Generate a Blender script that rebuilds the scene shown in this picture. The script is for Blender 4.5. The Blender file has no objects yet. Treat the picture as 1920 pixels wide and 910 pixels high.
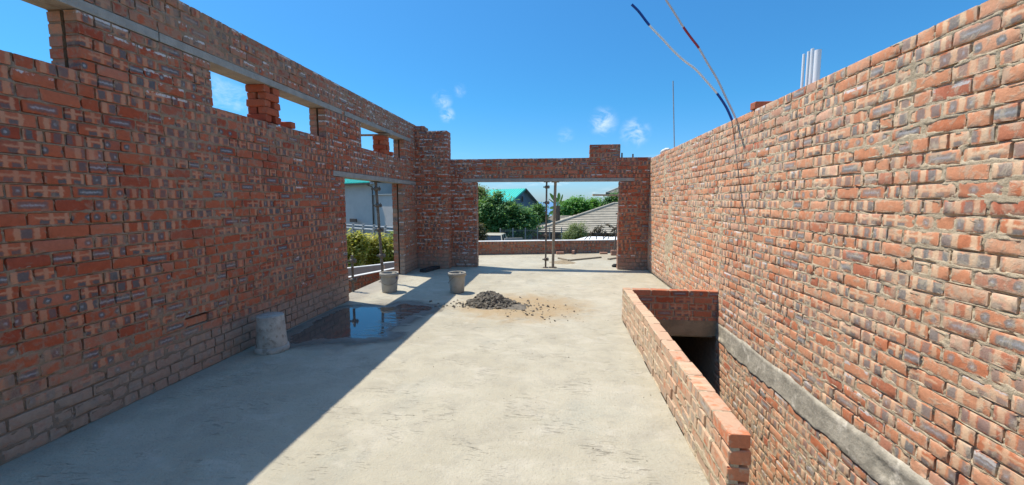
import bpy, math, random
import numpy as np
from math import sin, cos, pi, radians
from mathutils import Vector, Matrix

random.seed(7)
RNG = np.random.default_rng(11)
scene = bpy.context.scene
COL = scene.collection

# ------------------------------------------------------------------ camera model (1920x910 photograph)
FPX, EYE = 780.0, 1.55
YAW, PITCH = radians(6.406), radians(5.638)
_fw = np.array([-sin(YAW) * cos(PITCH), cos(YAW) * cos(PITCH), -sin(PITCH)])
_rt = np.array([cos(YAW), sin(YAW), 0.0])
_up = np.cross(_rt, _fw)


def at(px, py, Y=None, X=None, Z=None):
    """world point seen at photo pixel (px,py) at the given depth Y, or on plane X / Z"""
    d = _fw * FPX + _rt * (px - 960) + _up * (455 - py)
    if Y is not None: t = Y / d[1]
    elif X is not None: t = X / d[0]
    else: t = (Z - EYE) / d[2]
    return np.array([0, 0, EYE]) + d * t


# ------------------------------------------------------------------ numeric noise
def _hash(ix, iy, s):
    h = (ix * 374761393 + iy * 668265263 + s * 974711) & 0xFFFFFFFF
    h = ((h ^ (h >> 13)) * 1274126177) & 0xFFFFFFFF
    return ((h ^ (h >> 16)) & 0xFFFF) / 65535.0


def vnoise(x, y, s=0):
    x = np.asarray(x, float); y = np.asarray(y, float)
    ix = np.floor(x).astype(np.int64); iy = np.floor(y).astype(np.int64)
    fx = x - ix; fy = y - iy
    fx = fx * fx * (3 - 2 * fx); fy = fy * fy * (3 - 2 * fy)
    a = _hash(ix, iy, s); b = _hash(ix + 1, iy, s); c = _hash(ix, iy + 1, s); d = _hash(ix + 1, iy + 1, s)
    return (a * (1 - fx) + b * fx) * (1 - fy) + (c * (1 - fx) + d * fx) * fy


def fbm(x, y, s=0, o=3):
    t = 0; a = 1; n = 0
    for i in range(o):
        t = t + a * vnoise(x * 2 ** i, y * 2 ** i, s + i * 17); n += a; a *= 0.5
    return t / n


def sst(a, b, x):
    t = np.clip((x - a) / (b - a), 0, 1)
    return t * t * (3 - 2 * t)


# ------------------------------------------------------------------ tagging
def tag(o, label=None, cat=None, group=None, kind=None):
    if label: o['label'] = label
    if cat: o['category'] = cat
    if group: o['group'] = group
    if kind: o['kind'] = kind
    return o


def empty(name, loc=(0, 0, 0), rz=0):
    o = bpy.data.objects.new(name, None); COL.objects.link(o)
    o.location = [float(c) for c in loc]; o.rotation_euler = (0, 0, rz); o.empty_display_size = 0.1
    return o


def mesh_np(name, V, Q, mats, parent=None, T=None, smooth=None, midx=None, attrs=None):
    """one mesh object out of numpy arrays: quads Q, optional tris T"""
    V = np.asarray(V, np.float32); Q = np.asarray(Q, np.int32).reshape(-1, 4)
    me = bpy.data.meshes.new(name)
    nT = 0 if T is None else len(T)
    me.vertices.add(len(V)); me.vertices.foreach_set('co', V.ravel())
    li = Q.ravel() if nT == 0 else np.concatenate([Q.ravel(), np.asarray(T, np.int32).ravel()])
    me.loops.add(len(li)); me.loops.foreach_set('vertex_index', li.astype(np.int32))
    ls = np.arange(len(Q)) * 4
    if nT: ls = np.concatenate([ls, len(Q) * 4 + np.arange(nT) * 3])
    me.polygons.add(len(ls)); me.polygons.foreach_set('loop_start', ls.astype(np.int32))
    if not isinstance(mats, (list, tuple)): mats = [mats]
    for m in mats: me.materials.append(m)
    if midx is not None: me.polygons.foreach_set('material_index', np.asarray(midx, np.int32))
    me.update(calc_edges=True)
    if smooth is None or smooth is False: smooth = np.zeros(len(ls), bool)
    elif smooth is True: smooth = np.ones(len(ls), bool)
    me.polygons.foreach_set('use_smooth', np.asarray(smooth, bool))
    for k, (typ, arr) in (attrs or {}).items():
        a = me.attributes.new(k, typ, 'POINT')
        a.data.foreach_set('vector' if typ == 'FLOAT_VECTOR' else 'color', np.asarray(arr, np.float32).ravel())
    me.validate()
    o = bpy.data.objects.new(name, me); COL.objects.link(o)
    if parent is not None: o.parent = parent
    return o


class MB:
    def __init__(s): s.v = []; s.f = []; s.sm = []

    def add(s, pts, faces, smooth=False):
        b = len(s.v); s.v += [tuple(float(c) for c in p) for p in pts]
        for f in faces: s.f.append([b + i for i in f]); s.sm.append(smooth)
        return s

    def box(s, c, d, rz=0, rx=0, ry=0):
        M = Matrix.Rotation(rz, 3, 'Z') @ Matrix.Rotation(ry, 3, 'Y') @ Matrix.Rotation(rx, 3, 'X')
        p = []
        for x in (-.5, .5):
            for y in (-.5, .5):
                for z in (-.5, .5):
                    p.append(Vector(c) + M @ Vector((x * d[0], y * d[1], z * d[2])))
        return s.add(p, [(0, 1, 3, 2), (4, 6, 7, 5), (0, 4, 5, 1), (2, 3, 7, 6), (0, 2, 6, 4), (1, 5, 7, 3)])

    def box2(s, a, b):
        a = np.asarray(a, float); b = np.asarray(b, float)
        return s.box((a + b) / 2, np.abs(b - a))

    def beam(s, a, b, w, h):
        a = Vector(a); b = Vector(b); d = (b - a); L = d.length; d.normalize()
        sd = d.cross(Vector((0, 0, 1)))
        if sd.length < 1e-3: sd = Vector((1, 0, 0))
        sd.normalize(); u = sd.cross(d)
        p = []
        for t in (a, b):
            for i, j in ((-1, -1), (1, -1), (1, 1), (-1, 1)): p.append(t + sd * w / 2 * i + u * h / 2 * j)
        return s.add(p, [(0, 3, 2, 1), (4, 5, 6, 7), (0, 1, 5, 4), (1, 2, 6, 5), (2, 3, 7, 6), (3, 0, 4, 7)])

    def tube(s, P, r, n=10, cap=True):
        P = [Vector(p) for p in P]; R = r if isinstance(r, (list, tuple)) else [r] * len(P)
        rings = []; ref = None
        for i, p in enumerate(P):
            d = (P[min(i + 1, len(P) - 1)] - P[max(i - 1, 0)]).normalized()
            if ref is None:
                ref = d.orthogonal().normalized()
            ref = (ref - d * ref.dot(d)).normalized(); b = d.cross(ref)
            rings.append([p + (ref * cos(2 * pi * k / n) + b * sin(2 * pi * k / n)) * R[i] for k in range(n)])
        pts = [q for g in rings for q in g]; fs = []
        for i in range(len(P) - 1):
            for k in range(n):
                fs.append((i * n + k, i * n + (k + 1) % n, (i + 1) * n + (k + 1) % n, (i + 1) * n + k))
        s.add(pts, fs, True)
        if cap:
            s.add(rings[0], [tuple(range(n))[::-1]]); s.add(rings[-1], [tuple(range(n))])
        return s

    def lathe(s, prof, n=40, c=(0, 0, 0), wob=0.0, seed=0):
        pts = []; fs = []
        for r, z in prof:
            for k in range(n):
                a = 2 * pi * k / n
                rr = r * (1 + wob * (vnoise(a * 1.2 + 9, z * 6, seed) - .5)) if wob else r
                pts.append((c[0] + rr * cos(a), c[1] + rr * sin(a), c[2] + z))
        for i in range(len(prof) - 1):
            for k in range(n):
                fs.append((i * n + k, i * n + (k + 1) % n, (i + 1) * n + (k + 1) % n, (i + 1) * n + k))
        return s.add(pts, fs, True)

    def prism(s, poly, z0, z1):
        n = len(poly)
        pts = [(p[0], p[1], z0) for p in poly] + [(p[0], p[1], z1) for p in poly]
        fs = [tuple(range(n))[::-1], tuple(range(n, 2 * n))] + [(i, (i + 1) % n, n + (i + 1) % n, n + i) for i in range(n)]
        return s.add(pts, fs)

    def slab(s, quad, th):
        """thick panel below a planar polygon"""
        q = [Vector([float(c) for c in p]) for p in quad]; nrm = (q[1] - q[0]).cross(q[2] - q[0]).normalized()
        if nrm.z < 0: nrm = -nrm
        n = len(q); pts = q + [p - nrm * th for p in q]
        fs = [tuple(range(n)), tuple(range(n, 2 * n))[::-1]] + [(i, n + i, n + (i + 1) % n, (i + 1) % n) for i in range(n)]
        return s.add(pts, fs)

    def build(s, name, mat, parent=None, bevel=0, loc=None):
        me = bpy.data.meshes.new(name); me.from_pydata(s.v, [], s.f)
        me.materials.append(mat)
        me.polygons.foreach_set('use_smooth', s.sm); me.update()
        import bmesh
        bm = bmesh.new(); bm.from_mesh(me); bmesh.ops.recalc_face_normals(bm, faces=bm.faces); bm.to_mesh(me); bm.free()
        o = bpy.data.objects.new(name, me); COL.objects.link(o)
        if parent is not None: o.parent = parent
        if loc is not None: o.location = [float(c) for c in loc]
        if bevel:
            m = o.modifiers.new('bevel', 'BEVEL'); m.width = bevel; m.segments = 2; m.limit_method = 'ANGLE'
        return o


# ------------------------------------------------------------------ materials
class NT:
    def __init__(s, name):
        s.m = bpy.data.materials.new(name); s.m.use_nodes = True
        s.t = s.m.node_tree; s.t.nodes.clear()
        s.out = s.t.nodes.new('ShaderNodeOutputMaterial')

    def n(s, typ, **kw):
        nd = s.t.nodes.new(typ)
        for k, v in kw.items(): setattr(nd, k, v)
        return nd

    def set(s, sock, v):
        if isinstance(v, bpy.types.NodeSocket): s.t.links.new(v, sock)
        elif v is not None: sock.default_value = v

    def m_(s, op, a, b=None, c=None, clamp=False):
        nd = s.n('ShaderNodeMath', operation=op); nd.use_clamp = clamp
        for i, v in enumerate((a, b, c)):
            if v is not None: s.set(nd.inputs[i], v)
        return nd.outputs[0]

    def add(s, a, b): return s.m_('ADD', a, b)
    def sub(s, a, b): return s.m_('SUBTRACT', a, b)
    def mul(s, a, b): return s.m_('MULTIPLY', a, b)
    def mx(s, a, b): return s.m_('MAXIMUM', a, b)
    def mn(s, a, b): return s.m_('MINIMUM', a, b)
    def ab(s, a): return s.m_('ABSOLUTE', a)

    def ss(s, a, b, x):
        nd = s.n('ShaderNodeMapRange', interpolation_type='SMOOTHSTEP')
        s.set(nd.inputs['Value'], x); s.set(nd.inputs['From Min'], a); s.set(nd.inputs['From Max'], b)
        return nd.outputs[0]

    def inv(s, x): return s.m_('SUBTRACT', 1.0, x)

    def noise(s, vec, scale, detail=3, rough=.55, dist=0, col=False):
        nd = s.n('ShaderNodeTexNoise')
        if vec is not None: s.set(nd.inputs['Vector'], vec)
        nd.inputs['Scale'].default_value = scale; nd.inputs['Detail'].default_value = detail
        nd.inputs['Roughness'].default_value = rough; nd.inputs['Distortion'].default_value = dist
        return nd.outputs['Color' if col else 'Fac']

    def pos(s):
        return s.n('ShaderNodeNewGeometry').outputs['Position']

    def obj(s):
        return s.n('ShaderNodeTexCoord').outputs['Object']

    def map(s, vec, scale=(1, 1, 1), rot=(0, 0, 0), loc=(0, 0, 0)):
        nd = s.n('ShaderNodeMapping'); s.set(nd.inputs[0], vec)
        nd.inputs['Scale'].default_value = scale; nd.inputs['Rotation'].default_value = rot; nd.inputs['Location'].default_value = loc
        return nd.outputs[0]

    def attr(s, name): return s.n('ShaderNodeAttribute', attribute_name=name)

    def sep(s, v):
        nd = s.n('ShaderNodeSeparateXYZ'); s.set(nd.inputs[0], v); return nd.outputs

    def mix(s, f, a, b, mode='MIX'):
        nd = s.n('ShaderNodeMix', data_type='RGBA', blend_type=mode)
        s.set(nd.inputs[0], f)
        for sk, v in ((nd.inputs[6], a), (nd.inputs[7], b)):
            if isinstance(v, (tuple, list)): sk.default_value = (*v[:3], 1)
            else: s.set(sk, v)
        return nd.outputs[2]

    def ramp(s, f, stops, interp='LINEAR'):
        nd = s.n('ShaderNodeValToRGB'); s.set(nd.inputs[0], f); cr = nd.color_ramp; cr.interpolation = interp
        while len(cr.elements) < len(stops): cr.elements.new(.5)
        for e, (p, c) in zip(cr.elements, stops):
            e.position = p; e.color = (*c, 1) if isinstance(c, (tuple, list)) else (c, c, c, 1)
        return nd.outputs[0]

    def bump(s, h, dist=.01, strength=1.0, normal=None):
        nd = s.n('ShaderNodeBump'); nd.inputs['Distance'].default_value = dist; nd.inputs['Strength'].default_value = strength
        s.set(nd.inputs['Height'], h)
        if normal is not None: s.set(nd.inputs['Normal'], normal)
        return nd.outputs[0]

    def pr(s, col, rough=.8, normal=None, metal=0, spec=.3, coat=None):
        nd = s.n('ShaderNodeBsdfPrincipled')
        if isinstance(col, (tuple, list)): nd.inputs['Base Color'].default_value = (*col[:3], 1)
        else: s.set(nd.inputs['Base Color'], col)
        s.set(nd.inputs['Roughness'], rough); s.set(nd.inputs['Metallic'], metal)
        nd.inputs['Specular IOR Level'].default_value = spec
        if normal is not None: s.set(nd.inputs['Normal'], normal)
        s.t.links.new(nd.outputs[0], s.out.inputs[0])
        return nd


def simple(name, col, rough=.7, var=.25, scale=12, bump=.004, metal=0, spec=.3, col2=None, detail=4, patch=None):
    t = NT(name); p = t.obj()
    f = t.noise(p, scale, detail, .6)
    c2 = col2 or tuple(c * (1 - var) for c in col)
    c = t.mix(t.ss(.3, .7, f), col, c2)
    if patch:                                            # dirt / splash patches with a shape of their own
        pc, ps, th = patch
        c = t.mix(t.ss(th, th + .12, t.noise(p, ps, 5, .65)), c, pc)
    t.pr(c, rough, t.bump(t.noise(p, scale * 6, 3), bump) if bump else None, metal, spec)
    return t.m


def brick_material():
    t = NT('stock_brick'); P = t.pos()
    bl = t.sep(t.attr('bl').outputs['Vector']); lu0, lv0 = bl[0], bl[1]
    R = t.attr('br'); r = t.sep(R.outputs['Vector']); r1, r2, r3 = r[0], r[1], r[2]; r4 = R.outputs['Alpha']
    X = t.sep(t.attr('bx').outputs['Vector']); white, dust, smear = X[0], X[1], X[2]
    nA = t.noise(P, 38, 3, .6); nB = t.noise(P, 46, 2, .5, 0, True); nb = t.sep(nB)
    lu = t.add(lu0, t.mul(t.sub(nb[0], .5), .022)); lv = t.add(lv0, t.mul(t.sub(nb[1], .5), .022))
    base = t.ramp(r1, [(0, (.60, .235, .115)), (.18, (.67, .31, .17)), (.36, (.55, .18, .082)), (.52, (.69, .35, .205)), (.68, (.63, .27, .14)), (.82, (.48, .155, .085)), (.92, (.56, .30, .195)), (1, (.72, .41, .27))])
    v = t.add(.72, t.mul(nA, .56))
    base = t.mix(1.0, base, t.n('ShaderNodeCombineColor').outputs[0], 'MULTIPLY') if False else base
    hsv = t.n('ShaderNodeHueSaturation'); t.set(hsv.inputs['Color'], base); t.set(hsv.inputs['Value'], v); base = hsv.outputs[0]
    pale = t.mix(nA, (.74, .47, .275), (.80, .59, .39)); grey = t.mix(t.noise(P, 90, 3), (.17, .155, .143), (.33, .295, .26)); wht = (.46, .46, .48)
    it = t.inv(t.attr('bx').outputs['Alpha'])  # low tone paints in the shade of unlit walls: darker, redder, marks bluer
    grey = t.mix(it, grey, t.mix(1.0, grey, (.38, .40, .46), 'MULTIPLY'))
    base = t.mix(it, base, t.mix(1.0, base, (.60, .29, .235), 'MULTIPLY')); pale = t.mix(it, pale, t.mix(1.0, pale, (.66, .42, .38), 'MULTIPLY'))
    sh = t.mul(t.sub(r3, .5), .09); us = t.add(lu, sh); aus = t.ab(us)
    w = .006

    def band(x, c, hw): return t.inv(t.ss(-w, w, t.sub(t.ab(t.sub(x, c)), hw)))
    inv_v = t.inv(t.ss(.024, .034, t.ab(lv)))
    # B: two dark blobs between pale bars
    one = t.mx(t.m_('GREATER_THAN', r4, .28), t.m_('GREATER_THAN', us, 0.0)); hw = t.add(.017, t.mul(t.m_('FRACT', t.mul(r4, 7.3)), .016))
    Bg = t.mul(t.mul(t.mul(band(aus, t.add(.042, t.mul(r1, .016)), hw), inv_v), one), t.ss(.12, .3, nA)); Bp = t.mx(band(us, 0.0, .017), band(aus, .096, .015))
    Bw = t.mul(t.mul(band(aus, .05, .007), band(lv, 0, .009)), t.ss(.75, .95, r4))
    # C: pale cross
    Cp = t.mx(t.mul(band(lv, .006, .007), t.inv(t.ss(.085, .1, aus))), t.mx(band(us, -.008, .012), band(us, .075, .011)))
    Cg = t.mul(band(lv, -.02, .013), band(aus, .045, .026))
    # D: long dark kiss mark with pale heart
    Dg = t.mul(band(lv, 0, .022), t.inv(t.ss(.07, .09, t.ab(lu)))); Dw = t.mul(band(lv, 0.0, .006), t.inv(t.ss(.05, .075, t.ab(lu))))
    # E: one blob
    dE = t.m_('SQRT', t.add(t.mul(t.sub(aus, .055), t.sub(aus, .055)), t.mul(lv, lv)))
    Eg = t.inv(t.ss(.018, .028, dE)); Ew = t.inv(t.ss(.005, .013, dE))

    def within(lo, hi): return t.mul(t.m_('GREATER_THAN', r2, lo), t.m_('LESS_THAN', r2, hi))
    tB, tC, tD, tE = within(.27, .57), within(.57, .77), within(.77, .87), within(.87, .96)
    amt = t.add(.62, t.mul(t.m_('FRACT', t.mul(t.add(r4, r3), 3.7)), .38))
    gm = t.mul(t.add(t.add(t.mul(Bg, tB), t.mul(Cg, tC)), t.add(t.mul(Dg, tD), t.mul(Eg, tE))), amt)
    pm = t.mul(t.add(t.mul(Bp, tB), t.mul(Cp, tC)), amt)
    wm = t.mul(t.add(t.add(t.mul(Dw, tD), t.mul(Ew, tE)), t.mul(Bw, tB)), t.mul(t.noise(P, 120, 2), 1.3))
    c = t.mix(t.m_('MULTIPLY', gm, 1.0, clamp=True), base, grey)
    c = t.mix(t.m_('MULTIPLY', pm, .9, clamp=True), c, pale)
    c = t.mix(t.m_('MULTIPLY', wm, .8, clamp=True), c, wht)
    # fine speckle
    c = t.mix(t.mul(t.ss(.62, .75, t.noise(P, 210, 2)), .35), c, (.15, .07, .05))
    # mortar smears
    mcol = t.mix(t.noise(P, 60, 3), (.46, .37, .255), (.61, .505, .365))
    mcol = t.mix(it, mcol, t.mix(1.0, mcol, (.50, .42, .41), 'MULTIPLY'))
    n1 = t.noise(P, 15, 5, .66, .4)
    edge = t.mx(t.ss(.022, .037, t.ab(lv0)), t.ss(-.018, .0, t.sub(t.ab(lu0), bl[2])))
    sm = t.ss(.50, .66, t.add(t.add(n1, t.mul(edge, .10)), t.mul(smear, .22)))
    c = t.mix(t.mul(sm, .62), c, mcol)
    # dusty splash-back zone
    c = t.mix(t.mul(dust, t.add(.62, t.mul(nA, .3))), c, t.mix(nA, (.27, .205, .155), (.40, .32, .25)))
    # white lime streaks along the bed joints
    st = t.noise(P, 7, 4, .7)
    stm = t.mul(t.ss(.46, .54, st), t.mul(t.inv(t.ss(.006, .013, t.ab(t.sub(lv, .024)))), t.m_('GREATER_THAN', t.add(white, r3), 1.0)))
    c = t.mix(t.mul(stm, .9), c, (.62, .58, .54))
    h = t.add(t.mul(t.noise(P, 70, 4, .65), 1.0), t.add(t.mul(t.noise(P, 260, 2), .4), t.mul(sm, .6)))
    t.pr(c, .88, t.bump(h, .005, .45), 0, .25)
    return t.m


def mortar_material(name='mortar', a=(.44, .345, .225), b=(.62, .50, .35), wet=True):
    t = NT(name); P = t.pos()
    c = t.mix(t.ss(.25, .75, t.noise(P, 26, 4, .65)), a, b)
    if wet: c = t.mix(t.mul(t.ss(.5, .68, t.noise(P, 3.2, 4, .6)), .45), c, tuple(x * .72 for x in a))
    X = t.sep(t.attr('bx').outputs['Vector'])
    c = t.mix(t.inv(t.attr('bx').outputs['Alpha']), c, t.mix(1.0, c, (.52, .435, .43), 'MULTIPLY'))  # shade of unlit walls painted into the mortar as well
    c = t.mix(t.mul(X[1], .7), c, (.22, .17, .13))
    st = t.noise(t.map(P, (8, 8, 30)), 1.0, 3, .6)
    c = t.mix(t.mul(t.ss(.56, .60, st), t.ss(.35, .65, X[0])), c, (.60, .57, .54))
    h = t.add(t.noise(P, 55, 5, .7), t.mul(t.noise(P, 240, 3), .5))
    t.pr(c, .95, t.bump(h, .008, .9), 0, .2)
    return t.m


def floor_material():
    t = NT('concrete_screed'); P = t.pos()
    big = t.noise(P, .9, 5, .6, .3); mid = t.noise(P, 4.5, 5, .62, .5)
    c = t.mix(t.ss(.3, .7, big), (.395, .352, .262), (.465, .422, .325))
    c = t.mix(t.mul(t.ss(.46, .62, mid), .4), c, (.345, .31, .245))
    gp = t.noise(t.map(P, (1.2, 1.2, 1), loc=(7, 3, 0)), 1.0, 4, .6)
    c = t.mix(t.mul(t.ss(.55, .7, gp), .4), c, (.375, .365, .30))
    pd = t.noise(t.map(P, (1.4, 2.4, 1), (0, 0, .5), (2, 8, 0)), 1.6, 6, .68, .7); c = t.mix(t.mul(t.ss(.5, .68, pd), .5), c, (.53, .48, .385))
    dk = t.noise(t.map(P, (1, 1, 1), (0, 0, 0), (12, 5, 0)), 2.1, 6, .7, .4); c = t.mix(t.mul(t.ss(.56, .72, dk), .28), c, (.29, .255, .195))
    # trowel drags and scratches: short thin dark lines
    def lines(rot, sx, sy, th, loc):
        d = t.noise(t.map(P, (1, 1, 1)), 3.0, 3, .5, 0, True)
        vv = t.n('ShaderNodeVectorMath', operation='MULTIPLY_ADD'); t.set(vv.inputs[0], d); vv.inputs[1].default_value = (.12, .12, 0); t.set(vv.inputs[2], P)
        q = t.map(vv.outputs[0], (sx, sy, 1), (0, 0, rot), loc)
        return t.ss(th, th + .05, t.noise(q, 1.0, 3, .55))
    l1 = lines(.25, 6, 60, .62, (0, 0, 0)); l2 = lines(-.5, 7, 64, .63, (3, 9, 0)); l3 = lines(1.1, 8, 70, .64, (8, 2, 0))
    gate = t.ss(.48, .66, t.noise(P, 2.3, 4, .6))
    ln = t.mul(t.mx(l1, t.mx(l2, l3)), gate)
    c = t.mix(t.mul(ln, .26), c, (.235, .19, .135))
    sp = t.ss(.64, .70, t.noise(P, 34, 2, .5)); c = t.mix(t.mul(sp, .35), c, (.25, .215, .17))
    # rusty sand stain around the heap of mortar
    s = t.sep(P)
    dx = t.m_('DIVIDE', t.sub(s[0], -.55), 1.2); dy = t.m_('DIVIDE', t.sub(s[1], 6.05), 1.0)
    rr = t.add(t.m_('SQRT', t.add(t.mul(dx, dx), t.mul(dy, dy))), t.mul(t.sub(t.noise(P, 3.2, 5, .65, .6), .5), 1.1))
    stain = t.mul(t.inv(t.ss(.45, 1.05, rr)), t.add(.35, t.mul(t.noise(P, 11, 5, .65), .9)))
    c = t.mix(t.mul(stain, .9), c, (.37, .25, .125))
    # sand on the terrace
    dx = t.m_('DIVIDE', t.sub(s[0], 1.0), 1.5); dy = t.m_('DIVIDE', t.sub(s[1], 11.9), .9)
    rr = t.add(t.m_('SQRT', t.add(t.mul(dx, dx), t.mul(dy, dy))), t.mul(t.sub(t.noise(P, 2.6, 5, .65), .5), 1.2))
    c = t.mix(t.mul(t.inv(t.ss(.5, 1.0, rr)), .7), c, (.38, .31, .215))
    # darker, ragged band along the foot of the left wall
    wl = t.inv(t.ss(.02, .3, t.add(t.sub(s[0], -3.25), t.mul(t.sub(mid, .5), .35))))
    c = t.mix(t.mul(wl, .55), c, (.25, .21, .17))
    # damp ring round the puddle
    dx = t.m_('DIVIDE', t.sub(s[0], -2.55), .85); dy = t.m_('DIVIDE', t.sub(s[1], 5.05), 1.25)
    rr = t.add(t.m_('SQRT', t.add(t.mul(dx, dx), t.mul(dy, dy))), t.mul(t.sub(t.noise(P, 4, 4, .6), .5), .7))
    c = t.mix(t.mul(t.inv(t.ss(.75, 1.05, rr)), .45), c, (.20, .185, .16))
    rg = t.ab(t.sub(t.noise(t.map(P, (5, 11, 1), (0, 0, .3)), 1.0, 6, .62, .8), .5))
    h = t.add(t.mul(t.noise(P, 7, 6, .68), .9), t.sub(t.mul(t.noise(P, 60, 4, .65), .40), t.add(t.mul(ln, .6), t.mul(t.inv(t.ss(0, .05, rg)), .05))))
    t.pr(c, .86, t.bump(h, .022, .8), 0, .3)
    return t.m


def puddle_material():
    t = NT('puddle_water'); P = t.pos()
    e = t.sep(t.attr('bx').outputs['Vector'])[0]           # 0 at the rim of the damp patch, .5 at the water line, 1 in deeper water
    n = t.noise(P, 8, 5, .65, .5); en = t.add(e, t.mul(t.sub(n, .5), .35))
    st = t.mul(t.ss(.47, .60, t.noise(t.map(P, (2.2, 9, 1), (0, 0, .35)), 1.6, 5, .62, .4)), t.ss(-2.45, -2.15, t.sep(P)[0]))
    sh = t.mul(t.ss(.47, .66, en), t.inv(t.mul(st, .55)))
    c = t.mix(sh, (.20, .178, .145), t.mix(t.noise(P, 5, 4, .6), (.062, .058, .052), (.115, .108, .096)))
    rough = t.m_('SUBTRACT', .62, t.mul(sh, .575))
    h = t.mul(t.noise(P, 14, 3, .5), t.inv(sh))
    p = t.pr(c, rough, t.bump(h, .01, .3), 0, .5)
    tr = t.n('ShaderNodeBsdfTransparent'); mx = t.n('ShaderNodeMixShader'); t.set(mx.inputs[0], t.mul(t.ss(.0, .55, en), t.ss(-.05, .12, e)))
    t.t.links.new(tr.outputs[0], mx.inputs[1]); t.t.links.new(p.outputs[0], mx.inputs[2]); t.t.links.new(mx.outputs[0], t.out.inputs[0])
    return t.m


def leaf_material(name, cols, trans=.3):
    t = NT(name); r = t.sep(t.attr('bx').outputs['Vector'])
    c = t.ramp(r[0], [(i / (len(cols) - 1), k) for i, k in enumerate(cols)])
    p = t.pr(c, .5, None, 0, .35)
    tr = t.n('ShaderNodeBsdfTranslucent'); c2 = t.mix(1.0, c, (1.5, 1.35, .7), 'MULTIPLY'); t.set(tr.inputs[0], c2)
    mxs = t.n('ShaderNodeMixShader'); mxs.inputs[0].default_value = trans
    t.t.links.new(p.outputs[0], mxs.inputs[1]); t.t.links.new(tr.outputs[0], mxs.inputs[2]); t.t.links.new(mxs.outputs[0], t.out.inputs[0])
    return t.m


M = {}
M['brick'] = brick_material(); M['mortar'] = mortar_material()
M['floor'] = floor_material(); M['puddle'] = puddle_material()
M['lintel'] = simple('precast_concrete', (.36, .34, .30), .85, .22, 9, .006, patch=((.24, .215, .18), 4, .58))
M['band'] = simple('rough_concrete', (.50, .445, .35), .92, .42, 6, .006, patch=((.64, .575, .47), 4.5, .55))
M['slab'] = simple('shuttered_concrete', (.33, .245, .155), .9, .3, 6, .008)
M['render'] = simple('beige_render', (.46, .36, .30), .9, .15, 3, .004)
M['coping'] = simple('white_coping', (.68, .66, .62), .8, .2, 6, .003)
M['steel'] = simple('rusty_scaffold_steel', (.20, .175, .145), .6, .4, 22, .003, .35, .4, (.115, .075, .05), patch=((.35, .33, .29), 9, .6))
M['timber'] = simple('weathered_timber', (.34, .27, .19), .85, .35, 14, .004)
M['paletimber'] = simple('pale_timber', (.50, .40, .28), .85, .3, 14, .004)
M['darktimber'] = simple('dark_wet_timber', (.045, .042, .042), .6, .3, 14, .003)
M['bucket'] = simple('mortar_caked_plastic', (.50, .455, .385), .85, .3, 9, .004, patch=((.27, .235, .19), 17, .54))
M['bucketblue'] = simple('caked_bucket_plastic', (.43, .39, .32), .8, .25, 7, .005, patch=((.30, .265, .215), 13, .57))
M['bluelabel'] = simple('blue_label', (.06, .085, .22), .6, .5, 24, .001, patch=((.34, .31, .26), 22, .5))
M['bucketin'] = simple('bucket_inside', (.10, .095, .085), .8, .4, 16, .006)
M['pvc'] = simple('white_pvc', (.80, .80, .80), .4, .06, 5, 0)
M['cablewhite'] = simple('white_conduit', (.90, .88, .86), .45, .05, 5, 0)
M['cablepink'] = simple('grimy_conduit', (.74, .66, .64), .5, .15, 5, 0)
M['cableblue'] = simple('blue_sleeve', (.015, .07, .32), .45, .15, 5, 0)
M['cablered'] = simple('red_sleeve', (.42, .05, .07), .45, .15, 5, 0)
M['rodgrey'] = simple('grey_rod', (.40, .41, .43), .5, .15, 6, 0, .2)
M['bag'] = simple('white_sack', (.70, .70, .68), .8, .2, 10, .01)
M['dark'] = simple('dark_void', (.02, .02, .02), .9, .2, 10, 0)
M['galv'] = simple('galvanised_box', (.45, .46, .48), .5, .2, 12, .001, .6)
M['sand'] = simple('builders_sand', (.36, .28, .18), .95, .25, 16, .01)


def heap_material():
    t = NT('mortar_clods'); P = t.pos()
    c = t.mix(t.ss(.3, .7, t.noise(P, 16, 5, .65)), (.10, .088, .07), (.23, .2, .16))
    c = t.mix(t.mul(t.ss(.55, .7, t.noise(P, 6, 3)), .5), c, (.21, .15, .09))
    t.pr(c, .9, t.bump(t.noise(P, 60, 4, .7), .012, 1), 0, .25)
    return t.m


M['heap'] = heap_material()


# ------------------------------------------------------------------ brickwork
def layout(L, zc, openings, seed, module=.232, header=.16, off=0.0):
    """brick spans per course: zc = course boundaries; openings = (u0,u1,z0,z1)"""
    rs = np.random.default_rng(seed); out = []
    for i in range(len(zc) - 1):
        zm = (zc[i] + zc[i + 1]) / 2
        iv = [(0.0, L)]
        for (a, b, z0, z1) in openings:
            if z0 <= zm <= z1:
                nv = []
                for (p, q) in iv:
                    if b <= p or a >= q: nv.append((p, q)); continue
                    if a > p: nv.append((p, a))
                    if b < q: nv.append((b, q))
                iv = nv
        row = []
        o = off + (module / 2 if i % 2 else 0) + rs.uniform(-.03, .03)
        for (p, q) in iv:
            k = math.floor((p - o) / module); cuts = []
            while o + k * module < q:
                c = o + k * module + rs.normal(0, .006)
                if c > p + .05 and c < q - .05: cuts.append(c)
                if rs.random() < header:
                    c2 = c + module / 2
                    if c2 > p + .05 and c2 < q - .05: cuts.append(c2)
                k += 1
            e = [p] + sorted(cuts) + [q]
            for a, b in zip(e[:-1], e[1:]): row.append((a, b, abs(a - p) < 1e-6, abs(b - q) < 1e-6))
        out.append(row)
    return out


TONE = 1.0  # lower values put a wall's shade into its brick and mortar colour
_UF = np.array([0, .022, .35, .65, .978, 1.0]); _VF = np.array([0, .065, .5, .935, 1.0])


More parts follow.
